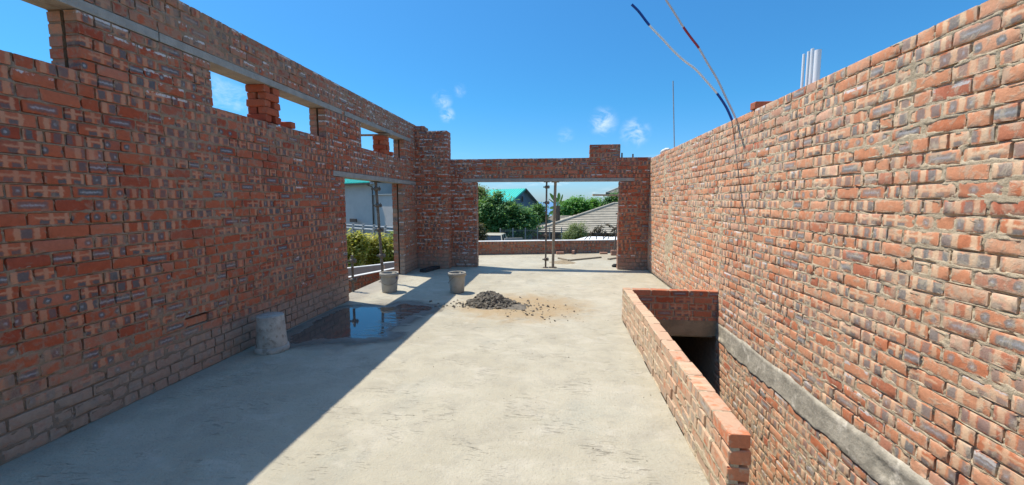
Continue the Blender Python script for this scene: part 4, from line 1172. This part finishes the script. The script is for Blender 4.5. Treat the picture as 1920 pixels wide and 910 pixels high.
def tree(name, label, cat, Y, blobs_px, ground, mat, nclump, per, size, seed, r=.12, depth=.8, clump_r=.22, group=None, aspect=.5, shell=(.55, 1.0), n_extra=2, droop=0.0, basex=None):
    s = Y / FPX; bl = []
    for i, (px, py, rx, ry) in enumerate(blobs_px):
        c = at(px, py, Y=Y + ((i * 37) % 5 - 2) * .12 * rx * s); bl.append((c, (rx * s, rx * s * depth, ry * s)))
    cx = np.mean([b[0][0] for b in bl]) if basex is None else basex; base = (cx, Y, ground)
    root = empty(name, base); tag(root, label, cat, group)
    leaves(bl, nclump, per, size, mat, 'crown', root, seed, clump_r, shell, aspect, droop); limbs(base, bl, r, seed, root, n_extra=n_extra); settle(root)
    return root

# ---- big dark trees and lighter ones behind
tree('broadleaf_tree', 'broad dark green tree filling the left of the far opening', 'tree', 34, [(912, 399, 22, 22), (943, 397, 24, 18), (938, 418, 42, 22), (975, 410, 24, 20), (905, 425, 15, 20), (968, 428, 30, 16), (918, 379, 10, 7), (935, 366, 3, 12), (931, 376, 7, 6), (957, 386, 8, 8), (990, 420, 16, 16)], GZ, M['leafdark'], 560, 60, .115, 301, .16, clump_r=.25, shell=(.45, 1.04))
tree('broadleaf_tree', 'smaller dark green tree between the teal gable and the tiled roof', 'tree', 49, [(1003, 408, 18, 20), (1012, 400, 10, 16), (995, 420, 16, 14)], GZ - 2, M['leafdark'], 230, 50, .14, 302, .14, clump_r=.3)
tree('broadleaf_tree', 'pale yellowish tree rising behind the left edge of the dark tree', 'tree', 41, [(898, 366, 13, 15), (906, 380, 14, 16), (892, 390, 12, 20)], GZ - 1, M['leafpale'], 200, 50, .11, 303, .12, clump_r=.28)
tree('broadleaf_tree', 'rounded bright green tree just right of the strelitzia', 'tree', 56, [(1068, 394, 16, 14), (1085, 389, 19, 15), (1076, 382, 12, 10), (1056, 399, 12, 11), (1095, 398, 14, 10)], GZ - 2.5, M['leafmid'], 300, 55, .17, 304, .16, clump_r=.36)
tree('broadleaf_tree', 'bright green tree standing against the sea above the tiled roof', 'tree', 60, [(1112, 388, 11, 12), (1105, 394, 14, 9), (1120, 391, 7, 9)], GZ - 2.5, M['leafmid'], 190, 55, .17, 305, .15, clump_r=.36)
tree('broadleaf_tree', 'dark tree below the upper roof at the right of the far opening', 'tree', 52, [(1152, 380, 17, 11), (1163, 374, 16, 11), (1139, 386, 9, 7)], GZ - 2, M['leafdark'], 220, 55, .14, 306, .15, clump_r=.3)
# ---- shrubs outside the doorway
tree('shrub', 'yellow green leafy shrub nearest the left edge of the doorway', 'shrub', 15.5, [(664, 470, 22, 34), (650, 460, 16, 22), (672, 452, 14, 16), (660, 500, 22, 18)], GZ, M['leafyellow'], 250, 26, .085, 311, .035, clump_r=.14, shell=(.2, 1.05), aspect=.42, n_extra=5)
tree('shrub', 'yellow green leafy shrub behind the prop in the middle of the doorway', 'shrub', 16.5, [(702, 474, 24, 34), (690, 460, 14, 20), (716, 465, 16, 24), (706, 500, 26, 16)], GZ, M['leafyellow'], 240, 26, .085, 312, .035, clump_r=.14, shell=(.2, 1.05), aspect=.42, n_extra=6)
tree('shrub', 'greener leafy shrub beside the pier at the right of the doorway', 'shrub', 17.5, [(740, 468, 20, 30), (752, 456, 18, 22), (732, 482, 16, 20)], GZ, M['leafpale'], 220, 26, .085, 313, .035, clump_r=.14, shell=(.2, 1.05), aspect=.42, n_extra=5)
# ---- plants behind the terrace
tree('feathery_shrub', 'feathery olive shrub in front of the tiled roof', 'shrub', 27, [(1078, 440, 17, 12), (1086, 431, 12, 12), (1068, 446, 12, 10), (1092, 444, 11, 11), (1076, 428, 8, 9)], GZ, M['leafolive'], 240, 30, .075, 321, .05, clump_r=.13, shell=(.2, 1.15), aspect=.22, n_extra=6)
tree('shrub', 'dull brownish shrub against the left jamb of the far opening', 'shrub', 14.5, [(899, 440, 8, 15), (896, 428, 6, 10), (903, 448, 9, 8)], GZ, M['leafdull'], 90, 22, .045, 322, .02, clump_r=.08, shell=(.2, 1.1), aspect=.4, n_extra=6)
# ---- strelitzia
root = empty('strelitzia', at(1046, 408, Y=44)); tag(root, 'tall strelitzia with paddle leaves beside the far scaffold prop', 'palm')
b0, b1_ = at(1046, 425, Y=44), at(1046, 386, Y=44); b0[2] = GZ - 2
MB().tube([b0, b1_], [.28, .22], 9).build('trunk', M['bark'], root)
for k, (bx_, by_, tx, ty) in enumerate([(1046, 388, 1031, 358), (1045, 390, 1028, 369), (1046, 386, 1038, 362), (1047, 384, 1048, 357), (1047, 388, 1055, 360), (1048, 390, 1058, 372), (1045, 392, 1030, 386), (1047, 393, 1058, 386), (1044, 396, 1029, 398), (1046, 398, 1040, 404), (1048, 397, 1056, 398), (1046, 386, 1043, 366), (1047, 387, 1052, 370)]):
    Yk = 44 + ((k * 7) % 5 - 2) * .25
    a, t_ = at(bx_, by_, Y=44), at(tx, ty, Y=Yk); ax = t_ - a; L = np.linalg.norm(ax); ax /= L
    sd = np.cross(ax, [(.3, 1, .2), (1, -.4, .5), (-.6, 1, .4)][k % 3]); sd /= np.linalg.norm(sd); up_ = np.cross(sd, ax)
    V = []; Q = []; ns = 9
    for i in range(ns):
        u = i / (ns - 1); wd_ = (.03 if u < .28 else .17 * sin(pi * (u - .24) / .78) ** .7 + .01)
        ctr = a + ax * L * u + np.array([0, 0, -.25 * u * u]) + up_ * .0
        V += [ctr - sd * wd_ + up_ * wd_ * .35, ctr, ctr + sd * wd_ + up_ * wd_ * .35]
    for i in range(ns - 1):
        for j in (0, 1): Q.append((i * 3 + j, i * 3 + j + 1, i * 3 + j + 4, i * 3 + j + 3))
    V = np.array(V); mesh_np('frond', V, Q, M['leafdark'], root, smooth=True, attrs={'bx': ('FLOAT_COLOR', np.tile([.02 + .3 * (k % 4) / 3, 0, 0, 1], (len(V), 1)))})
settle(root)
# ---- bare climbing plant
root = empty('climbing_plant', (*at(1125, 448, Y=21)[:2], GZ)); tag(root, 'nearly bare dark branches curling in front of the tiled roof', 'plant')
mb = MB(); tips = []
for P in ([(1104, 452), (1112, 434), (1121, 428), (1131, 434), (1140, 441)], [(1128, 452), (1140, 440), (1150, 442), (1152, 430), (1143, 424), (1138, 419)], [(1140, 448), (1148, 432), (1156, 426)], [(1118, 446), (1122, 432), (1128, 424)], [(1095, 450), (1106, 440), (1116, 431)], [(1132, 446), (1126, 436), (1119, 434)]):
    pts = smooth_path([at(x, y, Y=21 + .3 * sin(x)) for x, y in P], 5); mb.tube(pts, [.024 * (1 - .6 * i / (len(pts) - 1)) for i in range(len(pts))], 6); tips += pts[4::2]
c = at(1125, 450, Y=21)
for P in ((1104, 452), (1128, 452), (1140, 448), (1118, 446), (1095, 450), (1132, 446)): mb.tube([at(*P, Y=21 + .3 * sin(P[0])), (c[0], 21, GZ)], [.024, .035], 6)
mb.build('stem', M['bark'], root)
leaves([(t_, (.07, .07, .06)) for t_ in tips], 90, 7, .05, M['leafred'], 'foliage', root, 331, .05, (.2, 1), .5); settle(root)


# ---- houses
def tiled_slope(eL, eR, rR, rL, n, th, name, mat, parent):
    """courses of roof tiles between eave and ridge, each one lapping the course below"""
    eL, eR, rR, rL = [np.array(p, float) for p in (eL, eR, rR, rL)]
    nrm = np.cross(eR - eL, rL - eL); nrm /= np.linalg.norm(nrm); nrm = nrm if nrm[2] > 0 else -nrm
    V = []; Q = []
    for i in range(n):
        t0, t1 = i / n, (i + 1) / n
        a, b = eL + (rL - eL) * t0, eR + (rR - eR) * t0; c, d = eR + (rR - eR) * t1, eL + (rL - eL) * t1
        k = len(V); V += [a + nrm * th, b + nrm * th, c, d, a - nrm * .02, b - nrm * .02]; Q += [(k, k + 1, k + 2, k + 3), (k + 4, k + 5, k + 1, k)]
    k = len(V); V += [eL - nrm * .05, eR - nrm * .05, rR - nrm * .05, rL - nrm * .05]; Q.append((k, k + 1, k + 2, k + 3))
    return mesh_np(name, V, Q, mat, parent)


def wall_to(poly, z0, name, mat, parent, th=.2):
    b = MB()
    for p, q in zip(poly[:-1], poly[1:]):
        p = np.array(p, float); q = np.array(q, float)
        d = q - p; L = np.hypot(d[0], d[1]); n_ = np.array([-d[1], d[0], 0]) / L * th
        if n_[1] < 0: n_ = -n_
        b.add([(p[0], p[1], z0), (q[0], q[1], z0), q, p, (p[0] + n_[0], p[1] + n_[1], z0), (q[0] + n_[0], q[1] + n_[1], z0), q + n_, p + n_],
              [(0, 1, 2, 3), (4, 7, 6, 5), (0, 4, 5, 1), (1, 5, 6, 2), (2, 6, 7, 3), (3, 7, 4, 0)])
    return b.build(name, mat, parent)

# tiled house
HT = empty('tiled_house', (3, 44, GZ - 1.8)); tag(HT, 'low house with a grey brown tiled hip roof beyond the terrace', 'house')
A = at(996.5, 435.5, Y=39.5); Bm = at(1152, 383, Y=46); ze = A[2]
D_ = np.array([14.0, 38.6, ze - .1]); C_ = np.array([13.0, 46, Bm[2]])
Bk = np.array([A[0] + .5, 52.5, ze])
tiled_slope(A, D_, C_, Bm, 17, .07, 'roof', M['tile'], HT)
tiled_slope(Bk, A, Bm, Bm + np.array([0, .02, 0]), 17, .07, 'roof', M['tile'], HT)
mb = MB(); mb.tube([A + np.array([0, 0, .08]), Bm + np.array([0, 0, .10])], .13, 8); mb.tube([Bm + np.array([0, 0, .08]), C_ + np.array([0, 0, .08])], .13, 8)
mb.build('ridge_tiles', M['tile'], HT)
a2, b2_, c2, d2 = at(984, 429.5, Y=46), at(1100, 431, Y=44.5), at(1100, 407.5, Y=51), at(1032.5, 407.5, Y=51)
a2[2] = b2_[2] = (a2[2] + b2_[2]) / 2; c2[2] = d2[2]
WG = tiled_slope(a2, b2_, c2, d2, 11, .07, 'wing_roof', M['tile'], HT)
mb = MB(); mb.tube([a2 + np.array([0, 0, .06]), d2 + np.array([0, 0, .08])], .12, 8); mb.tube([d2 + np.array([0, 0, .06]), c2 + np.array([0, 0, .06])], .12, 8); mb.build('ridge_tiles', M['tile'], HT)
wl = lambda p, dx, dy, dz: p + np.array([dx, dy, dz])
wall_to([wl(Bk, .6, -.6, -.1), wl(A, .6, .7, -.12), wl(D_, -.6, .7, -.02)], GZ - 1.9, 'wall', M['brownwall'], HT)
wall_to([wl(a2, .8, .7, -.1), wl(b2_, 0, .8, -.1)], GZ - 1.9, 'wall', M['brownwall'], HT)
mb = MB().beam(A + np.array([0, -.02, -.06]), D_ + np.array([0, -.02, -.06]), .03, .14); mb.build('fascia', M['brownwall'], HT)
settle(HT)
# upper tiled roof at the right
H2 = empty('tiled_house', (9, 56, GZ - 3)); tag(H2, 'upper tiled roof with dark eaves just left of the right pier', 'house')
a3 = at(1137, 362.5, Y=54); d3 = at(1170, 349.5, Y=57.5)
e3 = a3 + np.array([9, 0, 0]); c3 = np.array([e3[0] - 1, d3[1], d3[2]])
tiled_slope(a3, e3, c3, d3, 9, .07, 'roof', M['tile'], H2)
mb = MB().tube([a3 + np.array([0, 0, .06]), d3 + np.array([0, 0, .08])], .12, 8); mb.build('ridge_tiles', M['tile'], H2)
MB().beam(a3 + np.array([-.1, -.02, -.14]), e3 + np.array([0, -.02, -.14]), .04, .26).build('fascia', M['brownwall'], H2)
wall_to([wl(a3, 1.6, 5, -.1), wl(a3, 1.6, .8, -.1), wl(e3, -.7, .8, -.1)], GZ - 3.5, 'wall', M['brownwall'], H2); settle(H2)
# teal gable house in the far opening
H3 = empty('teal_roofed_house', (-3, 60, GZ - 2.5)); tag(H3, 'house with teal roof and grey gable above the dark tree', 'house')
P_ = at(985.5, 353.5, Y=58); L_ = at(957, 379.5, Y=54.5); R_ = at(1019.5, 393, Y=59.5)
dv = at(880, 354.5, Y=66) - P_
dv[2] = 0
ov = -dv / np.linalg.norm(dv) * .0
def corr(q0, q1, q2, q3, name, parent, n=70, amp=.03):
    """box-rib sheet roof: ribs run from ridge to eave"""
    q0, q1, q2, q3 = [np.array(q, float) for q in (q0, q1, q2, q3)]
    nrm = np.cross(q1 - q0, q3 - q0); nrm /= np.linalg.norm(nrm); nrm = nrm if nrm[2] > 0 else -nrm
    V = []
    for i in range(n * 4 + 1):
        t = i / (n * 4); h_ = amp * (1 if (i % 4) in (0, 3) else -1)
        V += [q0 + (q1 - q0) * t + nrm * h_, q3 + (q2 - q3) * t + nrm * h_, q0 + (q1 - q0) * t + nrm * (h_ - .012), q3 + (q2 - q3) * t + nrm * (h_ - .012)]
    Q = []
    for i in range(n * 4):
        k = i * 4; Q += [(k, k + 4, k + 5, k + 1), (k + 2, k + 3, k + 7, k + 6), (k, k + 2, k + 6, k + 4), (k + 1, k + 5, k + 7, k + 3)]
    return mesh_np(name, V, Q, M['teal'], parent)
corr(P_, P_ + dv, L_ + dv, L_, 'roof', H3, 26, .035)
corr(P_, P_ + dv, R_ + dv, R_, 'roof', H3, 26, .035)
mb = MB(); gp = [L_, R_, P_]
zb = GZ - 3; g_in = lambda p: p + dv / np.linalg.norm(dv) * .35 - np.array([0, 0, .12])
l_, r_, p_ = g_in(L_), g_in(R_), g_in(P_)
th = dv / np.linalg.norm(dv) * .2
pts = [(l_[0], l_[1], zb), (r_[0], r_[1], zb), r_, p_, l_]; pts2 = [np.array(q) + th for q in pts]
mb.add(pts + pts2, [(0, 1, 2, 3, 4), (9, 8, 7, 6, 5)] + [(i, i + 5, (i + 1) % 5 + 5, (i + 1) % 5) for i in range(5)]); mb.build('gable_wall', M['greyblue'], H3)
MB().beam(P_ + np.array([0, -.06, -.1]), R_ + np.array([0, -.06, -.1]), .05, .3).build('bargeboard', M['brownwall'], H3)
MB().beam(P_ + np.array([0, -.06, -.1]), L_ + np.array([0, -.06, -.1]), .05, .24).build('bargeboard', M['teal'], H3)
vc = at(980.5, 373.5, Y=58.0); f_ = MB().box((vc[0], vc[1] - .9, vc[2]), (.24, .12, .75)).build('vent', M['brownwall'], H3)
wall_to([l_, l_ + dv], zb, 'wall', M['greywall'], H3); settle(H3)

# grey house with teal roof beyond the doorway
H1 = empty('teal_roofed_house', (-16, 38, GZ)); tag(H1, 'grey plastered house with teal roof seen through the doorway', 'house')
pa, pb = at(590, 346.6, Y=41.5), at(692, 344.4, Y=37)
pb[2] = pa[2]
d_ = pb - pa; d_ /= np.linalg.norm(d_); nb_ = np.array([-d_[1], d_[0], 0])
if nb_[1] < 0: nb_ = -nb_
wall_to([pa + nb_ * .5, pb + nb_ * .5 - d_ * .15 + np.array([0, 0, .2])], GZ - .2, 'wall', M['greywall'], H1)
up5 = nb_ * 6 + np.array([0, 0, 2.0])
corr(pa - d_ * 2, pb + d_ * .1, pb + d_ * .1 + up5, pa - d_ * 2 + up5, 'roof', H1, 60, .035)
MB().beam(pb + d_ * .12 + np.array([0, 0, -.06]), pb + d_ * .12 + up5 + np.array([0, 0, -.06]), .06, .30).build('bargeboard', M['fascia'], H1)
MB().beam(pa + np.array([0, 0, -.14]), pb + np.array([0, 0, -.14]), .12, .12).build('gutter', M['brownwall'], H1)
c0, c1, c2_ = pb - d_ * .45 + np.array([0, 0, -.15]), pb - d_ * .1 + nb_ * .40 + np.array([0, 0, -.42]), pb - d_ * .1 + nb_ * .38; c2_ = np.array([c1[0], c1[1], GZ])
MB().tube([c0, c1, c2_], .055, 8).build('downpipe', M['brownwall'], H1)
wall_to([pb + nb_ * .5 - d_ * .15, pb + nb_ * 9], GZ - .2, 'wall', M['greywall'], H1)
vq = at(663.5, 413.5, Y=38.4); Vn = MB()
Vn.box((vq[0], vq[1] - .1, vq[2]), (1.0, .14, .34), math.atan2(d_[1], d_[0])); Vn.build('vent', M['brownwall'], H1)
# lit side wall and the blue upper wall behind it
q0, q1 = at(693.5, 366, Y=38.0), at(775, 364, Y=33.5); q1[2] = q0[2]
wall_to([q0, q1], GZ - .2, 'side_wall', M['greywall'], H1)
MB().beam(q0 + np.array([0, -.02, .03]), q1 + np.array([0, -.02, .03]), .3, .06).build('coping', M['fascia'], H1)
b0_, b1__ = at(690, 330, Y=40.5), at(790, 330, Y=38.5); b1__[2] = b0_[2]
wall_to([b0_, b1__], GZ, 'upper_wall', M['bluewall'], H1)
wq = at(720.5, 358.5, Y=39.7); wn = MB().box((wq[0], wq[1] - .06, wq[2]), (.62, .14, .55), -.1).build('window', M['glass'], H1)
MB().box((wq[0] + .02, wq[1] - .1, wq[2] + .26), (.72, .3, .05), -.1).build('window_hood', M['brownwall'], wn); settle(H1)

# precast fences between the shrubs and that house
def precast_fence(p, q, nposts, label, h=1.7):
    w = empty('precast_fence', ((p + q) / 2)); tag(w, label, 'fence')
    d = q - p; L = np.linalg.norm(d); d = d / L; ang = math.atan2(d[1], d[0]); c = (p + q) / 2
    MB().box((c[0], c[1], c[2] - h / 2), (L, .06, h), ang).build('panels', M['vibra'], w)
    MB().box((c[0], c[1], c[2] + .015), (L, .16, .07), ang).build('coping', M['coping'], w)
    for i in range(nposts):
        e = p + d * L * i / (nposts - 1); MB().box((e[0], e[1] - .05, e[2] - h / 2 + .08), (.14, .16, h + .16), ang).build('post', M['vibra'], w)
    settle(w)
p, q = at(612, 418.5, Y=36.5), at(770, 430, Y=29.8); p[2] = q[2] = (p[2] + q[2]) / 2
precast_fence(p, q, 9, 'grey precast concrete fence at the foot of the plastered house')
p, q = at(612, 423.5, Y=33), at(770, 437, Y=26.6); p[2] = q[2] = (p[2] + q[2]) / 2
precast_fence(p, q, 9, 'grey precast concrete fence right behind the yellow green shrubs')

# steel fence, car, canopy behind the terrace
w = empty('palisade_fence', (*at(1000, 440, Y=31)[:2], GZ)); tag(w, 'dark steel fence with posts below the tiled roof', 'fence')
p, q = at(938, 431, Y=30.5), at(1075, 434, Y=32.5); p[2] = q[2] = -.55
d = q - p; L = np.linalg.norm(d); d /= L; mb = MB()
for zz in (-.1, -.75, -1.4): mb.beam(p + np.array([0, 0, zz]), q + np.array([0, 0, zz]), .04, .04)
mb.build('rails', M['fencemetal'], w); mb = MB()
for i in range(64):
    e = p + d * L * i / 63; mb.beam(e + np.array([0, -.03, -1.85]), e + np.array([0, -.03, .06]), .018, .018)
mb.build('pales', M['fencemetal'], w)
for i in range(7):
    e = p + d * L * i / 6; MB().beam(e + np.array([0, 0, -1.92]), e + np.array([0, 0, .12]), .075, .075).build('post', M['vibra'], w)
settle(w)
p, q = at(946, 447, Y=26.5), at(1012, 449, Y=27.5)
w = empty('boundary_wall', (*((p + q) / 2)[:2], GZ)); tag(w, 'low pale boundary wall behind the terrace parapet beside the beige car', 'wall')
for a, b_, zt in ((p, p + (q - p) * .5, p[2]), (p + (q - p) * .52, q, p[2] - .15)):
    c = (a + b_) / 2; MB().box((c[0], c[1], (zt + GZ) / 2), (np.linalg.norm(b_ - a), .12, zt - GZ), math.atan2((b_ - a)[1], (b_ - a)[0])).build('wall_panel', M['vibra'], w)
settle(w)

cr = at(926, 440, Y=28.5); car = empty('parked_car', (cr[0] - .1, 28.6, GZ), 0.0); tag(car, 'beige car with dark windscreen parked behind the terrace parapet', 'car')
cr_h = cr[2] - GZ
def car_sec(y, w0, z0, w1, z1): return [(-w0, y, z0), (w0, y, z0), (w1, y, z1), (-w1, y, z1)]
S = [car_sec(-2.1, .78, .35, .72, .82), car_sec(-1.9, .84, .28, .80, .95), car_sec(-.7, .86, .28, .84, 1.08), car_sec(-.65, .86, .28, .84, 1.08), car_sec(1.9, .86, .28, .84, 1.05), car_sec(2.1, .8, .35, .76, .95)]
V = [p for s_ in S for p in s_]; Q = [(0, 3, 2, 1), (20, 21, 22, 23)]
for i in range(5):
    for j in range(4): Q.append((i * 4 + j, i * 4 + (j + 1) % 4, (i + 1) * 4 + (j + 1) % 4, (i + 1) * 4 + j))
ob = mesh_np('body', V, Q, M['carpaint'], car); m = ob.modifiers.new('bevel', 'BEVEL'); m.width = .07; m.segments = 3
zt = cr_h
V = [(-.80, -.75, 1.06), (.80, -.75, 1.06), (.80, 1.95, 1.04), (-.80, 1.95, 1.04), (-.62, -.15, zt - .05), (.62, -.15, zt - .05), (.64, 1.65, zt - .06), (-.64, 1.65, zt - .06)]
Q = [(0, 1, 5, 4), (1, 2, 6, 5), (2, 3, 7, 6), (3, 0, 4, 7), (4, 5, 6, 7), (3, 2, 1, 0)]
mesh_np('windows', V, Q, M['glass'], car)
V = [(-.66, -.22, zt - .05), (.66, -.22, zt - .05), (.67, 1.7, zt - .06), (-.67, 1.7, zt - .06), (-.58, -.12, zt), (.58, -.12, zt), (.6, 1.6, zt - .01), (-.6, 1.6, zt - .01)]
ob = mesh_np('roof', V, Q, M['carpaint'], car); m = ob.modifiers.new('bevel', 'BEVEL'); m.width = .03; m.segments = 2
for x in (-.78, .78):
    for a_, b_ in (((x, -.74, 1.07), (x * .8, -.17, zt - .04)), ((x, .6, 1.07), (x * .81, .6, zt - .05)), ((x, 1.94, 1.05), (x * .82, 1.66, zt - .05))):
        MB().beam(a_, b_, .06, .07).build('pillar', M['carpaint'], car)
    for y in (-1.35, 1.35):
        wh = MB(); wh.tube([(x - .1, y, .32), (x + .1, y, .32)], .32, 20); wh.build('wheel', M['tyre'], car)
for x in (-.55, .55): MB().box((x, -2.06, .68), (.26, .1, .14)).build('headlight', M['galv'], car, .02)

w = empty('white_canopy', (*at(1120, 447, Y=25)[:2], GZ)); tag(w, 'flat white canopy roof just beyond the right of the terrace parapet', 'canopy')
q = [at(1073, 451, Y=23.5), at(1180, 449, Y=23.5), at(1180, 444.3, Y=26), at(1101, 443.6, Y=26)]
zl = q[0][2]; q[1][2] = zl + .03; zh = q[3][2]; q[2][2] = zh
MB().slab(q, .08).build('roof', M['whiteroof'], w)
for e in q: MB().box((e[0] * .98, e[1] + (.1 if e[1] < 24 else -.1), (e[2] - .1 + GZ) / 2), (.08, .08, e[2] - .1 - GZ)).build('post', M['fencemetal'], w)
settle(w)
#BG1

# ------------------------------------------------------------------ sky, sun, camera
SUN = Vector((-.48, .17, 1.0)).normalized()
el = math.asin(SUN.z); az = math.atan2(SUN.x, SUN.y)
wd = bpy.data.worlds.new('World'); scene.world = wd; wd.use_nodes = True
nt = wd.node_tree; nt.nodes.clear()
out = nt.nodes.new('ShaderNodeOutputWorld'); bg = nt.nodes.new('ShaderNodeBackground'); sky = nt.nodes.new('ShaderNodeTexSky')
sky.sky_type = 'NISHITA'; sky.sun_disc = False; sky.sun_elevation = el; sky.sun_rotation = az
sky.altitude = 50; sky.air_density = 1.0; sky.dust_density = .3; sky.ozone_density = 4.0
W = NT.__new__(NT); W.t = nt
hs = W.n('ShaderNodeHueSaturation'); hs.inputs['Saturation'].default_value = 1.22; hs.inputs['Value'].default_value = 1.0; hs.inputs['Hue'].default_value = .497
W.set(hs.inputs['Color'], sky.outputs[0]); D = W.n('ShaderNodeTexCoord').outputs['Generated']; ds = W.sep(D)
gr = W.ramp(ds[2], [(0, (.23, .33, .52)), (.06, (.25, .385, .525)), (.22, (.235, .455, .525)), (.42, (.33, .52, .57)), (.6, (1.0, .95, .84)), (1, (1.0, .95, .84))])  # darkened towards the horizon, left bright overhead, out of view, for extra fill
skyc = W.mix(1.0, hs.outputs[0], gr, 'MULTIPLY')
def dirpx(px, py):
    d = _fw * FPX + _rt * (px - 960) + _up * (455 - py); return d / np.linalg.norm(d)
wisp = W.noise(W.map(D, (1, .7, 1.6), (.4, .6, .5)), 30, 6, .62, .5)
cl = None
for (px, py, r, a) in ((1131, 229, .032, .5), (1191, 249, .032, .55), (829, 188, .022, .5), (838, 216, .018, .6), (425, 180, .045, .3), (862, 170, .015, .35), (1060, 255, .02, .25)):
    v = W.n('ShaderNodeVectorMath', operation='DISTANCE'); W.set(v.inputs[0], D); v.inputs[1].default_value = [float(c) for c in dirpx(px, py)]
    m = W.mul(W.mul(W.inv(W.ss(r * .1, r * 1.25, v.outputs['Value'])), W.ss(.36, .74, wisp)), a)
    cl = m if cl is None else W.mx(cl, m)
# low banks of thin cloud over the sea
bn = W.noise(W.map(D, (5, 5, 26)), 1.5, 5, .6, .4)
low = W.mul(W.mul(W.ss(.50, .72, bn), W.inv(W.ss(.05, .12, ds[2]))), .55)
cl = W.m_('MULTIPLY', W.mx(cl, low), 1.0, clamp=True)
mixc = W.mix(cl, skyc, (4.0, 4.15, 4.45))
W.set(bg.inputs[0], mixc); bg.inputs[1].default_value = .15
nt.links.new(bg.outputs[0], out.inputs[0])

sl = bpy.data.lights.new('sun', 'SUN'); sl.energy = 2.75; sl.angle = radians(.5); sl.color = (1.0, .935, .81)
so = bpy.data.objects.new('sun', sl); COL.objects.link(so); so.location = (-20, 8, 40)
so.rotation_euler = (-SUN).to_track_quat('-Z', 'Y').to_euler()

cam = bpy.data.cameras.new('camera'); co = bpy.data.objects.new('camera', cam); COL.objects.link(co)
cam.sensor_width = 36; cam.lens = 36 * FPX / 1920; cam.clip_start = .05; cam.clip_end = 60000
co.location = (0, 0, EYE); co.rotation_euler = (pi / 2 - PITCH, 0, YAW)
scene.camera = co
vs_ = scene.view_settings
scene.display_settings.display_device = 'sRGB'
vs_.view_transform = 'Standard'; vs_.look = 'None'; vs_.gamma = 1; vs_.exposure = 1.06; vs_.use_curve_mapping = False
scene.cycles.max_bounces = 8; scene.cycles.diffuse_bounces = 4
